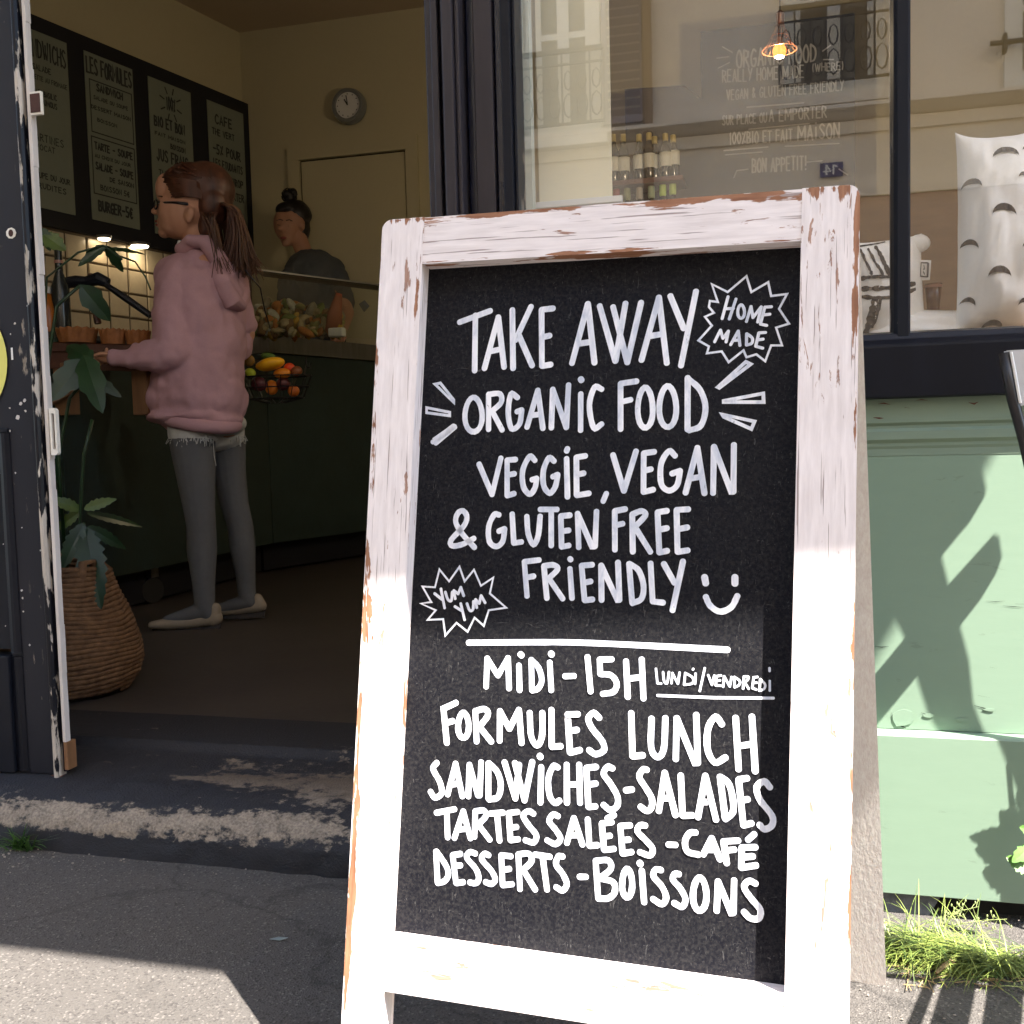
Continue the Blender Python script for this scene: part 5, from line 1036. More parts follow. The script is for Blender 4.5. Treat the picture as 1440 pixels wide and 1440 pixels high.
# bottle, jar, wooden tools
bc = atc(87, 452, D_ + .10); bc.z = a.z + .002; bh = atc(87, 350, D_ + .10).z - bc.z
o = thing('dark_bottle', bc, 'tall dark bottle with a pale band on its neck at the left of the shelf', 'bottle')
MB().lathe([(.024, 0), (.027, .01), (.027, bh * .58), (.012, bh * .74), (.011, bh * .96), (.013, bh)], bc, 18).build('bottle_body', mat('dark_green_bottle', (.035, .04, .035), .15, .2, 5, 0), o, smooth=True)
MB().lathe([(.0135, bh * .84), (.0135, bh * .87)], bc, 14).build('neck_band', mat('pink_band', (.5, .25, .18), .4, .1, 9, 0), o)
jc = atc(66, 452, D_ + .09); jc.z = a.z + .002
o = thing('orange_bottle', jc, 'squat orange bottle of juice beside the dark bottle', 'bottle'); MB().lathe([(.030, 0), (.034, .01), (.034, .10), (.022, .14), (.015, .15)], jc, 18).build('bottle_body', mat('orange_juice', (.42, .12, .01), .3, .2, 5, 0), o, smooth=True)
MB().lathe([(.017, .1505), (.017, .170)], jc, 14).build('bottle_cap', white_m, o)
o = thing('wooden_slicer', atc(120, 400), 'dark slicer arm standing behind the tarts on the shelf', 'kitchen tool')
MB().tube([atc(92, 398, 3.25), atc(108, 396, 3.25), atc(122, 396, 3.25), atc(138, 392, 3.25), atc(152, 398, 3.25)], [.018, .020, .017, .022, .016], 10).build('arm', navy_b, o)
MB().tube([atc(128, 385, 3.26), atc(130, 420, 3.26), atc(138, 455, 3.26)], [.008, .009, .011], 8).build('post', red_wood, o)
MB().tube([atc(148, 400, 3.24), atc(175, 418, 3.24), atc(212, 444, 3.24)], [.009, .012, .011], 8).build('handle', navy_b, o)
# hanging wire basket of fruit on the counter front
fb = thing('fruit_basket', atc(392, 530, 3.3), 'black wire basket hanging on the counter front to the right of the girl, holding fruit', 'basket')
DF = 3.3; bc_ = atc(388, 545, DF)
mb = MB()
for j, (z, r_) in enumerate([(.035, .125), (.0, .115), (-.035, .095)]):
    mb.tube([bc_ + Vector((r_ * math.cos(k * math.pi / 8), r_ * .5 * math.sin(k * math.pi / 8), z)) for k in range(17)], .0022, 5, False)
for k in range(16): mb.tube([bc_ + Vector((.125 * math.cos(k * math.pi / 8), .0625 * math.sin(k * math.pi / 8), .035)), bc_ + Vector((.095 * math.cos(k * math.pi / 8), .047 * math.sin(k * math.pi / 8), -.035)), bc_ + Vector((.03 * math.cos(k * math.pi / 8), .02 * math.sin(k * math.pi / 8), -.05))], .0016, 5)
mb.build('wire', fr_m, fb)
hk = MB().tube([atc(430, 503, DF + .03), atc(431, 516, DF), atc(436, 517, DF - .01), atc(437, 510, DF - .01)], .003, 6); hk.build('hook', fr_m, fb)
MB().tube([bc_ + Vector((.1, .0, .035)), atc(431, 514, DF)], .002, 5).build('hanger', fr_m, fb)
def fcol(n, c): return mat('fruit_' + n, c, .45, .15, 12, .1)
for i, (x, y, rx, rz, c, nm, lb) in enumerate([(380, 512, .040, .017, (.75, .33, .01), 'papaya', 'long orange yellow fruit lying on top of the wire basket'), (397, 525, .024, .014, (.50, .17, .01), 'mango', 'dull orange fruit under the yellow one in the basket'), (407, 518, .016, .015, (.50, .05, .01), 'red_pepper', 'red fruit at the upper right of the basket'),
        (352, 524, .015, .012, (.45, .55, .04), 'lime', 'bright lime green fruit at the left of the basket'), (417, 522, .016, .014, (.16, .05, .015), 'dark_plum', 'brown red fruit at the right rim of the basket'), (382, 545, .018, .020, (.45, .13, .01), 'orange_squash', 'ribbed orange squash low in the middle of the basket'),
        (413, 550, .016, .015, (.36, .09, .01), 'orange_gourd', 'small mottled orange gourd low at the right of the basket'), (364, 540, .022, .020, (.06, .01, .015), 'aubergine', 'dark purple fruit low at the left of the basket'), (398, 540, .020, .018, (.07, .012, .012), 'dark_pepper', 'very dark red pepper in the centre of the basket'), (350, 507, .016, .016, (.20, .11, .02), 'brown_pear', 'brown pear half hidden behind the girl\'s elbow'), (377, 501, .020, .010, (.06, .12, .02), 'green_leaf', 'green pointed leaf above the yellow fruit')]):
    q = atc(x, y, DF - .01 + .012 * (i % 3)); o = MB().ball(q, (rx * 1.25, rx * .9, rz * 1.2), 14, 10, Matrix.Rotation(R(-10 + 9 * (i % 4)), 3, 'Y')).build(nm, fcol(nm, tuple(k * 1.5 for k in c)), smooth=True, origin=q); tag(o, lb, 'fruit', 'fruit in the wire basket')
# glass sneeze guard and food behind it
gg = thing('sneeze_guard', atc(480, 430, 3.9), 'tilted clear glass sneeze guard on the far counter in front of the woman', 'glass guard')
g1, g2, g3, g4 = atD(352, 381, 3.75), atD(560, 408, 4.15), atD(560, 478, 4.0), atD(352, 470, 3.6)
MB().prism([g1, g2, g3, g4], Vector((.003, .005, .002))).build('glass_sheet', thin_glass, gg)
e1, e2 = atD(352, 379, 3.76), atD(560, 405, 4.16)
MB().prism([e1, e2, e2 + Vector((-.02, .14, -.004)), e1 + Vector((-.02, .14, -.004))], (0, 0, .006)).build('glass_shelf', mat('frosted_guard_top', (.10, .09, .07), .35, .1, 4, 0), gg)
random.seed(9)
foods = [('salad_leaf', (.16, .20, .05)), ('pale_bun', (.42, .33, .18)), ('yellow_pepper', (.5, .30, .04)), ('wrapped_bread', (.34, .30, .20)), ('orange_slice', (.45, .16, .03)), ('sprout', (.25, .24, .08)), ('white_cheese', (.5, .48, .38)), ('brown_nut', (.18, .09, .03))]
fd = {}
for k, (nm, c) in enumerate(foods): fd[nm] = MB()
for i in range(230):
    x = 362 + random.random() * 118; y = 470 - random.random() * max(4, 46 - abs(x - 400) * .25); nm = random.choice(foods)[0]
    q = atD(x, y, 3.95 + random.random() * .10 + (470 - y) * .002); r_ = .010 + .014 * random.random(); fd[nm].ball(q, (r_ * (1 + random.random()), r_, r_ * (.5 + .5 * random.random())), 8, 6, Matrix.Rotation(random.random() * 3, 3, 'Y'))
for nm, c in foods: tag(fd[nm].build('food_pile', mat('food_' + nm, c, .7, .3, 40, .3), smooth=True), 'mixed %s pieces in the display behind the glass guard' % nm.replace('_', ' '), 'food', kind='stuff')
q = atD(474, 468, 3.9); tag(MB().box(q + Vector((-.030, -.02, -.016)), q + Vector((.030, .02, .018))).build('napkin_stack', white_m, bevel=.006), 'white folded napkin pack at the right end of the food display', 'napkins')
q = atD(512, 430, 4.0); tag(MB().prism([q + Vector((-.022, 0, .008)), q + Vector((.002, 0, .022)), q + Vector((.022, 0, -.002)), q + Vector((-.002, 0, -.024))], (0, .004, 0)).build('price_card', mat('grey_card', (.16, .16, .15), .8, .1, 9, 0)), 'small grey diamond shaped price card behind the glass guard', 'card')
q = atD(478, 440, 3.95); tag(MB().tube([q + Vector((-.03, 0, -.07)), q + Vector((-.02, 0, 0)), q + Vector((.0, 0, .075))], [.035, .03, .012], 10, flat=.4).build('red_packet', mat('red_brown_packet', (.26, .07, .03), .6, .2, 9, .1), smooth=True), 'red brown snack packet leaning behind the glass guard', 'packet')
tag(MB().tube([atD(345, 380, 3.0), atD(366, 405, 3.05), atD(372, 435, 3.1), atD(380, 462, 3.2)], .0022, 6).build('lamp_cord', fr_m, smooth=True), 'thin black cord drooping beside the girl\'s ponytail', 'cord')

# pendant lamp
PY = 1.7
pb = onY(1096, 72, PY); pp0 = onY(1097, 30, PY)
pd = thing('pendant_lamp', pb, 'lit filament bulb in a copper wire cage pendant behind the window', 'lamp'); rb = .020
MB().ball(pb, (rb, rb, rb * 1.08), 18, 12).build('bulb', (lambda m: m)(lm_on), pd, smooth=True)
glow = bpy.data.materials.new('bulb_glow'); nt, ns, L, P_ = nodes(glow); P_.inputs['Emission Color'].default_value = (1, .22, .02, 1); P_.inputs['Emission Strength'].default_value = .6
pd.children[0].data.materials[0] = glow
mb = MB(); cop = mat('copper_wire', (.40, .16, .08), .3, .1, 9, 0, metal=.9)
for k in range(14):
    a_ = 2 * math.pi * k / 14; d = Vector((math.cos(a_), math.sin(a_), 0))
    mb.tube([pp0 + d * .008, pp0 + d * .014 + Vector((0, 0, -.02)), pb + d * .036 + Vector((0, 0, .018)), pb + d * .050 + Vector((0, 0, .003))], .0008, 4)
for r_, z_ in ((.050, .003), (.024, .042)): mb.tube([pb + Vector((r_ * math.cos(k * math.pi / 12), r_ * math.sin(k * math.pi / 12), z_)) for k in range(25)], .0009, 4, False)
mb.build('wire_cage', cop, pd)
MB().lathe([(.012, .0), (.013, .03), (.006, .04)], pp0 + Vector((0, 0, -.01)), 14).build('lamp_socket', cop, pd)
MB().lathe([(.008, 0), (.009, .02)], pb + Vector((0, 0, rb * .95)), 12).build('bulb_neck', cop, pd)
MB().tube([pp0 + Vector((0, 0, .03)), (pp0.x, pp0.y, 2.784)], .0018, 6).build('flex', fr_m, pd)
lamp(pd, pb + Vector((0, 0, -.03)), 3.4, .002, (1, .78, .50))

# big hand lettered wall sign seen through the window
ws_m = mat('slate_grey_board', (.022, .022, .026), .6, .15, 4, .05); SY = 2.9
a, b = onY(985, 45, SY), onY(1203, 320, SY)
wsn = thing('wall_sign', ((a.x + b.x) / 2, SY, b.z), 'large grey wall sign lettered ORGANIC FOOD seen through the window', 'sign')
MB().box((a.x, SY, b.z), (b.x, SY + .02, a.z)).build('sign_board', ws_m, wsn)
mb = MB(); st = []
random.seed(12)
def sl(txt, x0, x1, y, h, w, rise): 
    for s_ in text_strokes(txt, x0, x1, y, y + h, w, rise): st.append(s_)
sl('ORGANIC FOOD', 1036, 1147, 71, 24, 2.6, -9); sl('REALLY HOME MADE', 1016, 1130, 99, 17, 2.0, -7); sl('(WHERE)', 1142, 1186, 90, 11, 1.6, -3); sl('VEGAN & GLUTEN FREE FRIENDLY', 1022, 1186, 127, 14, 1.7, -14)
sl('SUR PLACE OU', 1016, 1078, 163, 13, 1.8, -4); sl('A EMPORTER', 1082, 1162, 155, 16, 2.0, -6); sl('100%BIO ET FAIT', 1026, 1114, 187, 16, 2.0, -5); sl('MAiSON', 1122, 1180, 177, 20, 2.3, -4); sl('BON APPETIT!', 1058, 1134, 224, 19, 2.2, -5)
for p_, q_ in [((1050, 151), (1130, 145)), ((1053, 182), (1138, 174)), ((1018, 212), (1080, 207)), ((1104, 206), (1180, 202)), ((1020, 218), (1072, 214)), ((1134, 228), (1156, 226)), ((1036, 240), (1052, 238)), ((1032, 250), (1036, 240)), ((1180, 238), (1192, 246)), ((1010, 96), (1026, 88)), ((1008, 82), (1025, 80)), ((1016, 66), (1030, 74)), ((1157, 72), (1168, 64)), ((1158, 84), (1172, 84))]: st.append(([Vector(p_), Vector(q_)], 1.8, False))
lay_strokes(mb, [([Vector(((lambda q: (q.x, q.z))(onY(v.x, v.y, SY)))) for v in p_], w_ * 4.4 / 1440 * .9, c_) for p_, w_, c_ in st], lambda x, y, h: (x, SY - h, y), .0002, .0006)
mb.build('sign_lettering', mat('chalk_grey', (.34, .34, .34), .9, .1, 40, 0), wsn)
# dark low cupboard added behind the sign; bottle shelves
a, b = onY(880, 205, 2.95), onY(1203, 330, 2.95)
tag(MB().prism([(a.x, 2.95, b.z), (b.x, 2.95, b.z), (b.x, 2.95, onY(1203, 122, 2.95).z), (onY(985, 140, 2.95).x, 2.95, onY(985, 138, 2.95).z), (onY(962, 120, 2.95).x, 2.95, onY(962, 120, 2.95).z), (a.x, 2.95, onY(880, 125, 2.95).z)], (0, .3, 0)).build('dark_panelling', ws_m), 'dark grey cupboard added behind the bottles, left of the big sign', 'panelling')  # plain dark wall panel, added behind the bottles
SB = 2.72
btl_m = mat('wine_bottle_glass', (.012, .016, .012), .12, .2, 5, 0); lab = mat('white_wine_label', (.60, .62, .58), .6, .04, 20, 0); gold = mat('gold_foil', (.45, .36, .12), .4, .1, 9, 0)
rs = onY(900, 256, SB).z
shf = thing('bottle_shelf', (onY(905, 256, SB).x, SB, rs), 'dark wooden wall shelf holding wine bottles behind the window', 'shelf')
MB().box((onY(850, 256, SB).x, SB - .06, rs - .02), (onY(962, 256, SB).x, SB + .1, rs - .001)).build('shelf_board', red_wood, shf)
MB().box((onY(850, 256, SB).x, SB - .06, rs - .26), (onY(962, 256, SB).x, SB + .1, rs - .24)).build('shelf_board', red_wood, shf)
wb = None
spots = [(863, 232, 0, 'bottle at the far left of the upper shelf, half behind the blind'), (877, 232, 0, 'second wine bottle from the left on the upper shelf'), (899, 229, 0, 'wine bottle left of the middle on the upper shelf'), (913, 227, -.02, 'wine bottle with wide label in the middle of the upper shelf'), (921, 229, .03, 'wine bottle set back behind the middle one'), (936, 225, -.01, 'second wine bottle from the right on the upper shelf'), (947, 223, .01, 'rightmost wine bottle on the upper shelf')]
for i, (x, y, dy, lb) in enumerate(spots):
    q = onY(x, y, SB + dy); zb_2 = rs; r_ = .024; Ht = onY(x, 193, SB).z - zb_2 + .01
    root = thing('wine_bottle', (q.x, SB + dy, rs), lb, 'bottle', 'wine bottles on the shelf'); c = (q.x, SB + dy, rs)
    MB().lathe([(r_ * .9, 0), (r_, .008), (r_, Ht * .62), (.011, Ht * .78), (.010, Ht - .001)], c, 14).build('bottle_body', btl_m, root, smooth=True)
    MB().lathe([(r_ + .0006, q.z - rs - .028), (r_ + .0006, q.z - rs + .028)], c, 14).build('label', lab, root)
    MB().lathe([(.0108, Ht - .03), (.0112, Ht), (.008, Ht + .002)], c, 12).build('foil_cap', gold, root)
for i, (x, y, c_, lb) in enumerate([(867, 276, (.30, .06, .05), 'red capped'), (882, 275, (.16, .20, .06), 'olive capped'), (899, 274, (.34, .30, .24), 'beige capped'), (916, 272, (.35, .45, .34), 'pale green capped'), (932, 269, (.42, .60, .08), 'lime green capped'), (946, 267, (.42, .58, .14), 'yellow green capped')]):
    q = onY(x, y, SB); root = thing('soft_drink_bottle', (q.x, SB, rs - .24), lb + ' bottle on the lower shelf behind the window', 'bottle', 'capped bottles on the lower shelf'); c = (q.x, SB, rs - .24); h_ = q.z - c[2] + .03
    MB().lathe([(.018, 0), (.020, .01), (.020, h_ * .5), (.011, h_ * .75), (.010, h_ - .05)], c, 12).build('bottle_body', btl_m, root, smooth=True)
    MB().lathe([(.011, h_ - .05), (.014, h_ - .045), (.014, h_ - .004), (.011, h_)], c, 12).build('bottle_cap', mat('cap_%s' % lb.split()[0] + str(i), c_, .5, .1, 9, 0), root)

# ---------------------------------------------------------- basket and plants by the door
seag = bpy.data.materials.new('woven_seagrass'); nt, ns, L, P_ = nodes(seag); n1 = texnoise(nt, 60, 5); r1 = ramp(nt, .3, .75, (.09, .042, .018, 1), (.26, .14, .065, 1)); L.new(n1.outputs[0], r1.inputs[0]); L.new(r1.outputs[0], P_.inputs['Base Color']); P_.inputs['Roughness'].default_value = .85; bump(nt, n1.outputs[0], .5, .003)
bk_c = Vector((-1.545, .45, .1205))
bk = thing('woven_basket', bk_c, 'coiled seagrass basket plant pot with a handle standing inside the door', 'basket')
prf_b = [(.128, 0), (.146, .03), (.152, .07), (.148, .11), (.136, .15), (.120, .19), (.106, .23), (.096, .26), (.090, .285)]
mb = MB(); turns = 27; seg = 36; pts = []
for k in range(turns * seg + 1):
    t = k / (turns * seg); h = .285 * t; 
    for i in range(len(prf_b) - 1):
        if prf_b[i][1] <= h <= prf_b[i + 1][1]: u_ = (h - prf_b[i][1]) / (prf_b[i + 1][1] - prf_b[i][1]); r_ = prf_b[i][0] * (1 - u_) + prf_b[i + 1][0] * u_; break
    a_ = 2 * math.pi * k / seg; rj = r_ + .0025 * math.sin(k * 1.9) ; pts.append(bk_c + Vector((rj * math.cos(a_), rj * math.sin(a_), h + .008 + .003 * math.sin(a_ * 3 + t * 9) - (.06 * h * math.cos(a_) * 1.2))))
mb.tube(pts, .0072, 6); mb.build('coiled_wall', seag, bk, smooth=True)
MB().lathe([(.12, .0), (.13, .02), (.085, .26), (.080, .262)], bk_c, 24).build('inner_pot', mat('dark_soil', (.03, .02, .012), .9, .3, 50, .4), bk)
hh = bk_c + Vector((.085, -.03, .27)); MB().tube([hh + Vector((.004, -.02, -.10)), hh + Vector((-.004, -.02, -.03)), hh + Vector((-.002, -.015, .022)), hh + Vector((-.004, .02, .022)), hh + Vector((0, .03, -.05))], .009, 8).build('handle', seag, bk, smooth=True)
plg = mat('dark_houseplant_leaf', (.012, .038, .012), .35, .35, 20, .15); plg2 = mat('yellow_green_leaf', (.075, .12, .02), .4, .3, 20, .15)
pl_ = thing('houseplant', bk_c + Vector((0, 0, .26)), 'dark green split leaf houseplant growing from the woven basket behind the door', 'plant')
def hl(a, b, w, D0, D1=None, mm=plg, lb=1, sag=.12, n=(.4, -1, .5)):
    mb = MB(); A1, B1 = atD(a[0], a[1], D0), atD(b[0], b[1], D1 or D0); leafplate(mb, A1, B1, w, lb, .12, sag, n); return mb.build('leaf', mm, pl_)
def stm(pts, D0, r=.004): MB().tube([atD(x, y, D0) for x, y in pts], r, 6).build('leaf_stem', plg, pl_, smooth=True)
DP = 2.3
stm([(90, 800), (112, 740), (114, 700), (118, 640), (130, 590)], DP); stm([(118, 735), (122, 780), (128, 800)], DP, .003)
hl((120, 742), (138, 850), .075, DP, 2.2, plg, 8); hl((113, 717), (72, 700), .035, DP, 2.25, plg2, 6); hl((113, 720), (74, 745), .035, DP, 2.3, plg2, 6); hl((118, 716), (162, 700), .032, DP, 2.3, plg2, 6); hl((122, 722), (206, 738), .026, DP, 2.4, plg, 8); hl((118, 735), (84, 800), .05, DP, 2.25, plg, 7); hl((122, 740), (180, 772), .035, DP, 2.35, plg, 7)
stm([(92, 800), (82, 640), (98, 560), (130, 520)], DP); 
hl((120, 505), (70, 560), .08, DP, 2.25, plg, 3); hl((118, 500), (140, 572), .07, DP, 2.2, plg, 3); hl((130, 510), (90, 480), .06, DP, 2.35, plg, 3); hl((126, 530), (170, 556), .035, DP, 2.3, plg, 3)
stm([(95, 800), (66, 520), (80, 430), (112, 402)], DP); stm([(95, 800), (60, 500), (66, 390), (110, 355), (145, 345), (172, 365)], DP, .0025)
hl((112, 400), (157, 452), .062, DP, 2.35, plg, 2, .1); hl((150, 345), (106, 372), .035, DP, 2.3, plg, 3); hl((148, 345), (176, 384), .032, DP, 2.35, plg, 3); hl((60, 330), (92, 350), .05, DP, 2.3, plg2, 4); hl((58, 320), (70, 352), .035, DP, 2.3, plg, 4)
stm([(140, 350), (190, 368), (205, 390), (212, 408)], 2.6, .0025)
hl((150, 350), (208, 352), .02, 2.5, 2.6, plg, 3)
# ============================================================ PEOPLE
skin_g = mat('skin_light', (.52, .27, .17), .5, .06, 14, .05); skin_w = mat('skin_warm', (.42, .22, .14), .55, .06, 14, .05)
pink = mat('dusty_pink_sweatshirt', (.50, .30, .34), .9, .10, 5, .3, fine=240, bd=.003); tights = mat('grey_tights', (.12, .125, .135), .85, .12, 8, .1); denim = mat('pale_denim', (.55, .56, .55), .9, .12, 40, .2)
shoe = mat('pale_shoe_leather', (.30, .25, .19), .6, .12, 20, .1); hair_b = mat('brown_hair', (.085, .030, .016), .45, .5, 30, .4, (1, 1, .1)); hair_l = mat('lighter_brown_hair', (.16, .075, .035), .45, .4, 30, .3, (1, 1, .1)); hair_k = mat('black_hair', (.010, .008, .010), .45, .3, 30, .3)
GD = 3.10
def G(x, y, b=0.0): return atD(x, y, GD + b)
FWH = Vector((FW.x, FW.y, 0)).normalized(); RTH = Vector((RT.x, RT.y, 0)).normalized()
MG = Matrix(((RTH.x, FWH.x, 0), (RTH.y, FWH.y, 0), (0, 0, 1)))       # columns: right, away, up
px = GD / 1440
def E_(mb, x, y, rx, rz, ry, b=0.0, rot=0.0): mb.ball(G(x, y, b), (rx * px, ry * px, rz * px), 20, 14, MG @ Matrix.Rotation(R(rot), 3, 'Y'))
def Cn(mb, a, ra, b, rb_, ba=0.0, bb=None): mb.cone(G(a[0], a[1], ba), ra * px, G(b[0], b[1], ba if bb is None else bb), rb_ * px, 16)
girl = thing('person', G(290, 880), 'girl in a dusty pink hooded sweatshirt, denim shorts and grey tights, wearing glasses', 'person')
# body: head, neck, torso core, arms, hands, legs in one surface
mb = MB()
E_(mb, 276, 278, 47, 44, 36); E_(mb, 262, 300, 38, 38, 31); E_(mb, 246, 300, 23, 36, 27); E_(mb, 236, 268, 16, 24, 24)      # skull, face
E_(mb, 243, 322, 19, 12, 19, 0, 20); E_(mb, 231, 327, 8.5, 8, 10)                         # jaw, chin
mb.cone(G(224, 288), 3.0 * px, G(215.5, 297.5), 3.8 * px, 10); E_(mb, 219, 299.5, 4.5, 3, 5)     # nose
E_(mb, 224.5, 311.5, 5, 2.6, 8); E_(mb, 225.5, 318, 4.6, 2.8, 7.5)                             # lips
E_(mb, 240, 305, 14, 12, 26)                                                            # cheeks
E_(mb, 226.5, 274, 5, 4, 18)                                                           # brow
Cn(mb, (276, 318), 20, (286, 365), 22)
E_(mb, 266, 303, 6.5, 10.5, 4, -30 * px); E_(mb, 268, 299, 5.5, 7.5, 4, -33 * px); E_(mb, 266, 310, 4, 4, 4, -31 * px)                             # near ear
for s in (-1, 1): Cn(mb, (290, 392), 26, (288, 374), 20, s * 18 * px)
Cn(mb, (288, 400), 44, (286, 560), 42); E_(mb, 290, 598, 50, 26, 50, .04)
# arms to hands
Cn(mb, (262, 398), 18, (248, 488), 15, -.05, -.10); Cn(mb, (248, 488), 14, (170, 505), 9, -.10, -.12)
Cn(mb, (328, 400), 18, (345, 470), 14, .10, .10); Cn(mb, (345, 470), 13, (250, 508), 10, .10, .06)
o_parts = mb
# legs
def leg(mb, pts, b): 
    for (a, ra), (c, rb_) in zip(pts[:-1], pts[1:]): Cn(mb, a, ra, c, rb_, b, b)
leg(mb, [((270, 612), 31), ((275, 665), 26), ((280, 715), 20.5), ((283, 740), 19), ((284, 775), 19.5), ((286, 815), 15), ((288, 850), 13)], -.03)
leg(mb, [((318, 612), 27), ((322, 665), 23), ((330, 710), 19), ((338, 740), 17.5), ((341, 770), 17.5), ((345, 805), 13.5), ((347, 835), 12)], .12)
Cn(mb, (288, 850), 11, (292, 866), 8, -.03); Cn(mb, (290, 866), 7, (240, 876), 4.5, -.03, -.04); Cn(mb, (347, 835), 10, (354, 850), 8, .12); Cn(mb, (352, 851), 7, (312, 858), 4.5, .12, .11)
body = mb.build('body', [skin_g, tights], girl); remesh(body, .0045, 5, .5)
body.modifiers['smooth'].iterations = 4
# hands with fingers
def hand(name, w, tips, rad=3.6, m=skin_g, b=0.0):
    hb = MB(); Wp = G(w[0], w[1], b)
    pal = G(tips[0][0] * .45 + w[0] * .55, tips[0][1] * .45 + w[1] * .55, b)
    hb.ball((Wp + pal) / 2, (13 * px, 8 * px, 8.5 * px), 14, 10, MG)
    for (kx, ky), (tx, ty), bb in [((w[0] - 8, w[1] + q), t, b + .014 * i - .02) for i, (t, q) in enumerate(zip(tips, (-5, -2, 1, 4, 6)))]:
        k0 = G(kx, ky, bb); t1 = G(tx, ty, bb); mid_ = (k0 + t1) / 2 + Vector((0, 0, 1.5 * px)); hb.tube([k0, mid_, t1], [rad * px, rad * px * .9, rad * px * .65], 8); hb.ball(t1, rad * px * .65, 8, 6); hb.ball(k0, rad * px, 8, 6)
    o = hb.build(name, m, girl); remesh(o, .0022, 3, .4); return o
hand('hand', (158, 503), [(132, 500), (130, 505), (133, 510), (137, 514), (150, 491)], b=-.12)
hand('hand', (240, 512), [(222, 514), (221, 519), (224, 524), (228, 528), (236, 502)], b=.05)
# sweatshirt
mb = MB()
E_(mb, 262, 392, 40, 34, 44, -.01); E_(mb, 312, 398, 38, 36, 44, .02); E_(mb, 285, 372, 34, 22, 38)
Cn(mb, (278, 410), 55, (276, 560), 62, -.0); Cn(mb, (300, 420), 44, (296, 560), 46, .03)
E_(mb, 256, 470, 38, 70, 50); E_(mb, 310, 480, 33, 80, 48, .02); E_(mb, 275, 545, 64, 46, 62); E_(mb, 240, 560, 36, 30, 46); E_(mb, 310, 560, 34, 40, 50)
E_(mb, 272, 586, 66, 15, 62); E_(mb, 300, 592, 40, 12, 50)
# near sleeve: shoulder, elbow, forearm, cuff
Cn(mb, (250, 392), 27, (240, 440), 25, -.06, -.09); Cn(mb, (240, 440), 25, (244, 486), 26, -.09, -.11); Cn(mb, (246, 490), 26, (222, 503), 23, -.11, -.13); Cn(mb, (222, 503), 23, (186, 504), 16, -.13, -.13); Cn(mb, (186, 504), 14.5, (163, 503), 12.5, -.13, -.125)
E_(mb, 207, 492, 14, 11, 14, -.13, -35); E_(mb, 189, 490, 8, 7, 10, -.13)
# far sleeve elbow
Cn(mb, (326, 405), 26, (340, 455), 22, .09, .10); Cn(mb, (340, 455), 21, (334, 490), 19, .10, .10); Cn(mb, (334, 490), 18, (262, 514), 13, .10, .06)
sw = mb.build('sweatshirt', pink, girl); remesh(sw, .005, 5, .5)
tx = bpy.data.textures.new('cloth_folds', 'CLOUDS'); tx.noise_scale = .085; tx.noise_depth = 2
d_ = sw.modifiers.new('folds', 'DISPLACE'); d_.texture = tx; d_.strength = .020; d_.mid_level = .5; d_.texture_coords = 'LOCAL'
tx2 = bpy.data.textures.new('cloth_creases', 'MARBLE'); tx2.noise_scale = .12; tx2.turbulence = 9; d2 = sw.modifiers.new('creases', 'DISPLACE'); d2.texture = tx2; d2.strength = .007; d2.texture_coords = 'LOCAL'
mb = MB()      # hem band
ring = []
for k in range(29):
    a_ = 2 * math.pi * k / 28; ring.append(G(272 + 59 * math.cos(a_), 588 + 9 * math.sin(a_) + 9 * math.cos(a_), -.122 * math.sin(a_) + .015))
mb.tube(ring, 10 * px, 12, False); hm = mb.build('hem_band', pink, girl, smooth=True)
mb = MB()      # hood lying on the back, and collar
mb.tube([G(256, 345, -.05), G(266, 338, -.07), G(288, 340, -.075), G(305, 362, -.07), G(322, 390, -.05), G(338, 408, -.01), G(334, 400, .05)], [5 * px, 9 * px, 12 * px, 12 * px, 12 * px, 8 * px, 5 * px], 12)
mb.tube([G(300, 372, -.07), G(314, 400, -.07), G(326, 425, -.055), G(336, 430, -.02), G(345, 405, .02)], [9 * px, 14 * px, 15 * px, 12 * px, 7 * px], 12)
mb.ball(G(318, 405, -.03), (22 * px, 26 * px, 30 * px), 16, 12, MG @ Matrix.Rotation(R(-25), 3, 'Y'))
mb.ball(G(272, 352, 0), (24 * px, 34 * px, 14 * px), 16, 10, MG)
hd = mb.build('hood', pink, girl); remesh(hd, .004, 4)
d3 = hd.modifiers.new('folds', 'DISPLACE'); d3.texture = tx; d3.strength = .015; d3.texture_coords = 'LOCAL'
MB().tube([G(253, 340, -.05), G(252, 343, -.055)], 3 * px, 8).build('cord_tip', white_m, girl)
# shorts with frayed hem
mb = MB(); Cn(mb, (270, 590), 34, (270, 612), 33, -.03); Cn(mb, (315, 590), 29, (316, 611), 28.5, .10); E_(mb, 290, 596, 56, 24, 60, .035); Cn(mb, (272, 606), 33, (314, 606), 29, -.02, .09)
so2 = mb.build('shorts', denim, girl); remesh(so2, .0045, 3)
mb = MB(); random.seed(33)
for i in range(90):
    a_ = random.random() * math.pi; side_ = random.random() < .6
    cx__, w_, bb, rr_ = (270, 33, -.03, 33) if side_ else (317, 28, .10, 28)
    x = cx__ + math.cos(a_) * w_; b0 = bb - math.sin(a_) * rr_ * px; ln = 3 + 9 * random.random() ** 3
    mb.tube([G(x, 614 + math.sin(i) * 2, b0), G(x + random.gauss(0, 3), 617 + ln, b0 - .003)], .0009, 4)
mb.tube([G(300, 620, -.04), G(301, 640, -.045), G(304, 655, -.045)], .001, 4); mb.build('frayed_thread', denim, girl)['kind'] = 'stuff'
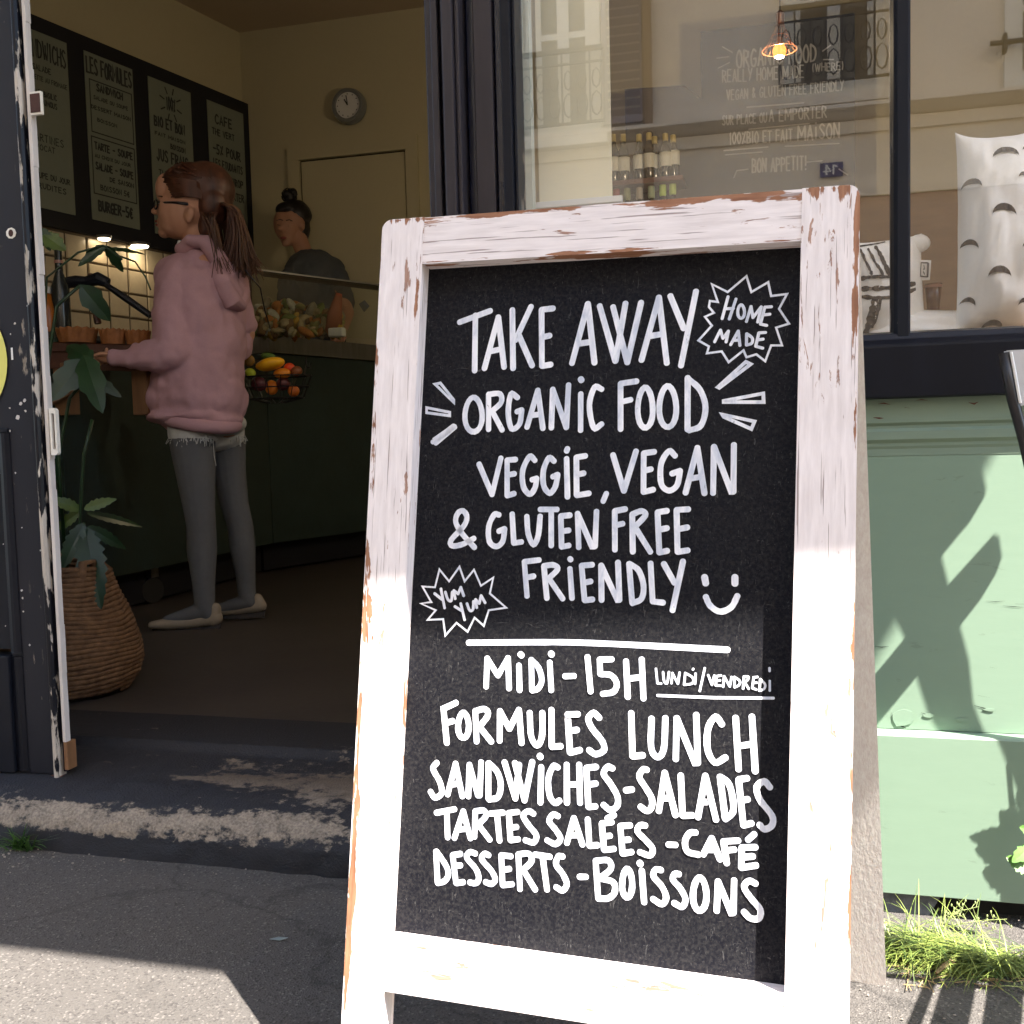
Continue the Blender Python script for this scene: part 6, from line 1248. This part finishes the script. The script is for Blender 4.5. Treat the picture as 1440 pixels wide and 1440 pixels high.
# tights over the legs (stop at the shoes)
mb = MB()
leg(mb, [((270, 617), 32), ((275, 665), 27.2), ((280, 715), 21.8), ((283, 740), 20.2), ((284, 775), 20.7), ((286, 815), 16.2), ((288, 850), 14.2), ((292, 862), 13)], -.03)
leg(mb, [((318, 617), 28), ((322, 665), 24.2), ((330, 710), 20.2), ((338, 740), 18.7), ((341, 770), 18.7), ((345, 805), 14.7), ((347, 835), 13.2), ((352, 846), 12)], .12)
Cn(mb, (286, 859), 13, (236, 873), 8, -.03, -.04); Cn(mb, (349, 846), 12, (312, 855), 8, .12, .11)
tg_ = mb.build('tights', tights, girl); remesh(tg_, .004, 4)
def shoe_(pts, b, sole):
    mb = MB()
    for (a, ra), (c, rc_) in zip(pts[:-1], pts[1:]): Cn(mb, a, ra, c, rc_, b, b)
    o = mb.build('shoe', shoe, girl); remesh(o, .003, 4)
    return o
shoe_([((300, 871), 11), ((302, 856), 9)], -.03, []); 
mb = MB(); Cn(mb, (303, 869), 10.5, (270, 875), 9, -.03, -.035); Cn(mb, (270, 875), 9, (235, 877.5), 8.5, -.035, -.045); Cn(mb, (235, 877.5), 8.5, (214, 879), 5.5, -.045, -.05); o = mb.build('shoe', shoe, girl); remesh(o, .003, 4)
mb = MB(); Cn(mb, (366, 852), 9.5, (340, 856), 8.5, .12); Cn(mb, (340, 856), 8.5, (310, 859), 7, .12, .11); Cn(mb, (310, 859), 7, (296, 860), 4.5, .11); Cn(mb, (362, 842), 8, (366, 852), 9.5, .12); o = mb.build('shoe', shoe, girl); remesh(o, .003, 4)
for (a, c, b) in [((310, 881), (215, 884), -.035), ((373, 862), (298, 866), .115)]:
    P0, P1 = G(a[0], a[1], b), G(c[0], c[1], b); MB().tube([P0, (P0 + P1) / 2, P1], [8 * px, 9 * px, 5 * px], 10, flat=.25).build('shoe_sole', ink, girl)
# hair: cap, side lock, ponytail of strands
mb = MB(); E_(mb, 289, 267, 41, 39, 39.5); E_(mb, 302, 290, 25, 34, 38); E_(mb, 262, 250, 34, 19, 32, 0, -14); E_(mb, 294, 322, 14, 24, 28)
cap = mb.build('hair', hair_b, girl)
# keep the face clear: cut the cap with a plane from brow to ear
bpy_me = cap.data; bmm = bmesh.new(); bmm.from_mesh(bpy_me); 
rem = []
def side_xy(v): d = v - CAM; k = FPX / d.dot(FW); return 720 + d.dot(RT) * k, 720 - d.dot(UP) * k
remesh(cap, .004, 3)
bmm.free()
mb = MB(); random.seed(8)
def strand(mb, pts, r0, jit=2.0, b0=0.0, bj=.02):
    j = [random.gauss(0, jit) for _ in range(4)]; b = b0 + random.gauss(0, bj)
    P_s = [Vector((x + j[0] * (i / len(pts)) + j[1] * .4, y + j[2] * .6 * (i / len(pts)), b)) for i, (x, y) in enumerate(pts)]
    P_s = spline(P_s, k=3); n = len(P_s); mb.tube([G(p.x, p.y, p.z) for p in P_s], [r0 * px * (1 - .75 * i / n) for i in range(n)], 5)
# swept strands over the skull toward the tie at (312, 285)
for i in range(320):
    a_ = random.random(); sx0 = 230 + 62 * a_; sy0 = 254 - 26 * math.sin(math.pi * min(1, a_ * .9 + .1)) + random.random() * 10
    bb = (random.random() - .5) * 2; yy = bb * (.030 + .055 * math.sin(math.pi * (.2 + .6 * a_)))
    P0 = Vector((sx0, sy0, 0)); 
    pts = [(sx0, sy0), ((sx0 + 312) / 2, (sy0 + 285) / 2 - 12), (312, 286)]
    mb.tube([G(pts[0][0], pts[0][1], yy - .0), G(pts[1][0], pts[1][1], yy * 1.0), G(pts[2][0], pts[2][1], yy * .3)], [1.4 * px, 1.6 * px, 1.0 * px], 5)
for i in range(200):   # near side of the head, from temple back over the ear
    t = random.random(); x0, y0 = 232 + 14 * t + random.gauss(0, 1.5), 248 + 30 * t; mx_, my_ = 276, 255 + 22 * t
    mb.tube([G(x0, y0, -.066 - .006 * t), G((x0 + mx_) / 2, (y0 + my_) / 2 - 2, -.084), G(mx_, my_, -.088), G(312, 286 + 4 * t, -.03)], [1.0 * px, 1.4 * px, 1.4 * px, 1.0 * px], 5)
mb.build('swept_hair', hair_b, girl, smooth=True)
mb = MB()
for i in range(420):
    e = random.random(); ex = 300 + 62 * e + random.gauss(0, 3); ey = 388 - 8 * e + random.gauss(0, 8) - 12 * (1 - e)
    strand(mb, [(311, 287), (322 + 8 * e, 296), (322 + 22 * e, 330), (312 + 40 * e, 362), (ex, ey)], 1.3, 3.4, -.01, .026)
for (a_, ra), (b_2, rb2) in zip([((312, 288), 6), ((324, 312), 12), ((330, 340), 14), ((340, 365), 11), ((352, 380), 7)][:-1], [((324, 312), 12), ((330, 340), 14), ((340, 365), 11), ((352, 380), 7), ((366, 378), 3)]): Cn(mb, a_, ra, b_2, rb2, .0)
mb.build('ponytail', hair_b, girl, smooth=True)
mb = MB()
for i in range(110):
    e = .45 + .55 * random.random(); strand(mb, [(311, 285), (326 + 8 * e, 296), (324 + 24 * e, 330), (318 + 40 * e, 360), (312 + 56 * e + random.gauss(0, 4), 378 + random.gauss(0, 5))], 1.0, 4, -.040, .014)
for i in range(40): strand(mb, [(296, 300), (303, 325), (306, 350), (312 + random.gauss(0, 4), 372)], .9, 4, -.07, .010)
mb.build('ponytail_highlight', hair_l, girl, smooth=True)
mb = MB()
for i in range(150): strand(mb, [(284 + random.random() * 20, 298), (298, 325), (304, 350), (314 + random.gauss(0, 6), 384 + random.gauss(0, 5))], 1.2, 4, -.05, .022)
Cn(mb, (298, 305), 10, (308, 350), 9, -.02); Cn(mb, (308, 350), 9, (318, 382), 5, -.03)
mb.build('loose_hair', hair_b, girl, smooth=True)
MB().tube([G(307, 281, -.03), G(312, 276, -.035), G(314, 283, -.04), G(311, 289, -.035)], 3.2 * px, 8).build('hair_tie', mat('coral_hair_tie', (.62, .10, .07), .6, .1, 9, 0), girl, smooth=True)
# glasses, eye, brow, lips
gm = mat('dark_spectacle_frame', (.012, .010, .012), .3, .1, 9, 0)
g_ = MB().tube([G(222, 284, -.030), G(232, 285, -.052), G(248, 285, -.066), G(264, 287, -.074)], 1.9 * px, 6)
for bb in (-.035, .035):
    g_.tube([G(219.5 + 2.5 * math.cos(k * math.pi / 6) - 1.5 * abs(bb) * 10, 287.5 + 6.5 * math.sin(k * math.pi / 6), bb * .85 + bb * .45 * math.cos(k * math.pi / 6)) for k in range(13)], 1.1 * px, 5, False)
g_.tube([G(217, 285, -.012), G(217, 285, .012)], 1.0 * px, 5); g_.build('glasses', gm, girl, smooth=True)
MB().ball(G(225.5, 287, -.030), (2.6 * px, 4 * px, 2.6 * px), 10, 8, MG).ball(G(225.5, 287, .030), (2.6 * px, 4 * px, 2.6 * px), 10, 8, MG).build('eye', white_m, girl, smooth=True)
MB().ball(G(223.9, 287, -.0315), (1.5 * px, 2.4 * px, 1.7 * px), 8, 6, MG).ball(G(223.9, 287, .0315), (1.5 * px, 2.4 * px, 1.7 * px), 8, 6, MG).build('iris', ink, girl, smooth=True)
MB().tube([G(222, 277, -.018), G(223, 275.5, -.032), G(228, 276.5, -.046)], 1.1 * px, 5).build('eyebrow', hair_b, girl)
MB().ball(G(221.5, 311.8, 0), (3.4 * px, 7.5 * px, 1.8 * px), 10, 8, MG).ball(G(222.3, 317, 0), (3.2 * px, 7 * px, 2.1 * px), 10, 8, MG).build('lips', mat('lip_red', (.28, .07, .06), .5, .1, 9, 0), girl, smooth=True)

# ---------------------------------------------------------- woman behind the counter
WD_ = 5.0; px2 = WD_ / 1440
def H(x, y, b=0.0): return atD(x, y, WD_ + b)
wom = thing('person', H(430, 470), 'woman with black hair in a top bun and grey t-shirt looking down behind the counter', 'person')
def E2(mb, x, y, rx, rz, ry, b=0.0, rot=0.0): mb.ball(H(x, y, b), (rx * px2, ry * px2, rz * px2), 18, 12, MG @ Matrix.Rotation(R(rot), 3, 'Y'))
def C2(mb, a, ra, b, rb_, ba=0.0, bb=None): mb.cone(H(a[0], a[1], ba), ra * px2, H(b[0], b[1], ba if bb is None else bb), rb_ * px2, 14)
mb = MB()
E2(mb, 410, 310, 23, 23, 22); E2(mb, 402, 318, 17, 24, 17, -.03, -10); E2(mb, 405, 336, 11, 10, 11, -.035); E2(mb, 393, 322, 3.5, 3, 3.4, -.085); E2(mb, 397, 318, 3, 6, 3, -.080, 15)
E2(mb, 398.5, 334, 5, 2.3, 3, -.075); E2(mb, 402, 343, 6, 4, 5, -.055); E2(mb, 425, 318, 4, 6, 5, -.035)
C2(mb, (418, 330), 12, (430, 362), 12); E2(mb, 438, 378, 28, 13, 19); C2(mb, (440, 392), 28, (445, 500), 30)
C2(mb, (414, 388), 11, (402, 430), 10, -.02, -.14); C2(mb, (402, 430), 10, (425, 470), 8, -.14, -.30); C2(mb, (470, 388), 11, (488, 440), 10, -.02, -.12); C2(mb, (488, 440), 10, (478, 472), 7, -.12, -.30)
C2(mb, (440, 500), 36, (440, 700), 34)
wb_ = mb.build('body', skin_w, wom); remesh(wb_, .006, 4)
for hx, hy, hb in ((424, 472, -.31), (477, 474, -.31)):
    h_ = MB().ball(H(hx, hy, hb), (.034, .040, .018), 12, 8, MG)
    h_.ball(H(hx, hy, hb) + Vector((0, 0, .02)), (.018, .018, .03), 10, 6)
    for k in range(5):
        p0f = H(hx, hy, hb) + RTH * (-.028 + .014 * k); h_.tube([p0f, p0f + Vector((0, 0, -.010)) - FWH * .035, p0f + Vector((0, 0, -.026)) - FWH * (.055 if k else .03)], [.009, .008, .006], 7)
    h2 = h_.build('hand', skin_w, wom); remesh(h2, .0035, 3)
mb = MB(); E2(mb, 442, 379, 43, 22, 30); E2(mb, 430, 366, 22, 12, 18); C2(mb, (440, 392), 42, (446, 500), 42); E2(mb, 470, 395, 22, 26, 22, -.02, -25); E2(mb, 412, 398, 20, 24, 20, -.06, 20); C2(mb, (474, 395), 17, (484, 425), 15, -.02, -.07); C2(mb, (410, 398), 16, (404, 420), 14, -.08, -.12)
ts_ = mb.build('tshirt', mat('blue_grey_tshirt', (.075, .085, .095), .9, .1, 8, .3), wom); remesh(ts_, .006, 4); d4 = ts_.modifiers.new('folds', 'DISPLACE'); d4.texture = tx; d4.strength = .02; d4.texture_coords = 'LOCAL'
mb = MB(); C2(mb, (446, 498), 44, (444, 700), 40); w2 = mb.build('apron', mat('dark_apron', (.03, .05, .10), .9, .2, 8, .2), wom); remesh(w2, .008, 3)
mb = MB(); E2(mb, 415, 303, 24, 22, 24.5, .01); E2(mb, 424, 318, 13, 24, 19, .02); E2(mb, 404, 296, 17, 11, 20, -.02, -12); E2(mb, 407, 276, 10, 9.5, 10); E2(mb, 403, 273, 6, 6, 7, -.02); E2(mb, 412, 272, 6, 7, 7)
hw = mb.build('hair_with_bun', hair_k, wom); remesh(hw, .005, 2); d5 = hw.modifiers.new('strands', 'DISPLACE'); d5.texture = tx2; d5.strength = .008; d5.texture_coords = 'LOCAL'
mb = MB()
for i in range(30):
    a_ = random.random() * 6.28; mb.tube([H(407 + math.cos(a_) * 7, 276 + math.sin(a_) * 7, -.03), H(407 + math.cos(a_ + .8) * 10, 275 + math.sin(a_ + .8) * 10, -.02), H(407 + math.cos(a_ + 1.4) * 11.5, 275 + math.sin(a_ + 1.4) * 11, 0)], .0022, 4)
mb.build('bun_strands', hair_k, wom)
MB().tube([H(389, 310, -.078), H(394, 308.5, -.088), H(398, 310, -.088)], .0022, 5).tube([H(402, 310, -.086), H(407, 309, -.082), H(411, 311, -.072)], .0022, 5).build('eyebrow', hair_k, wom)
MB().tube([H(390, 316, -.080), H(394, 317, -.086), H(397, 316, -.086)], .0018, 5).tube([H(402, 317, -.084), H(406, 318, -.080), H(410, 317, -.070)], .0018, 5).build('lowered_eyelid', ink, wom)
MB().ball(H(398.5, 334.5, -.082), (4.6 * px2, 2.5 * px2, 1.9 * px2), 10, 6, MG).build('lips', MATS['lip_red'], wom, smooth=True)
MB().ball(H(426, 326, -.062), .004, 8, 6).build('earring', steel, wom, smooth=True)
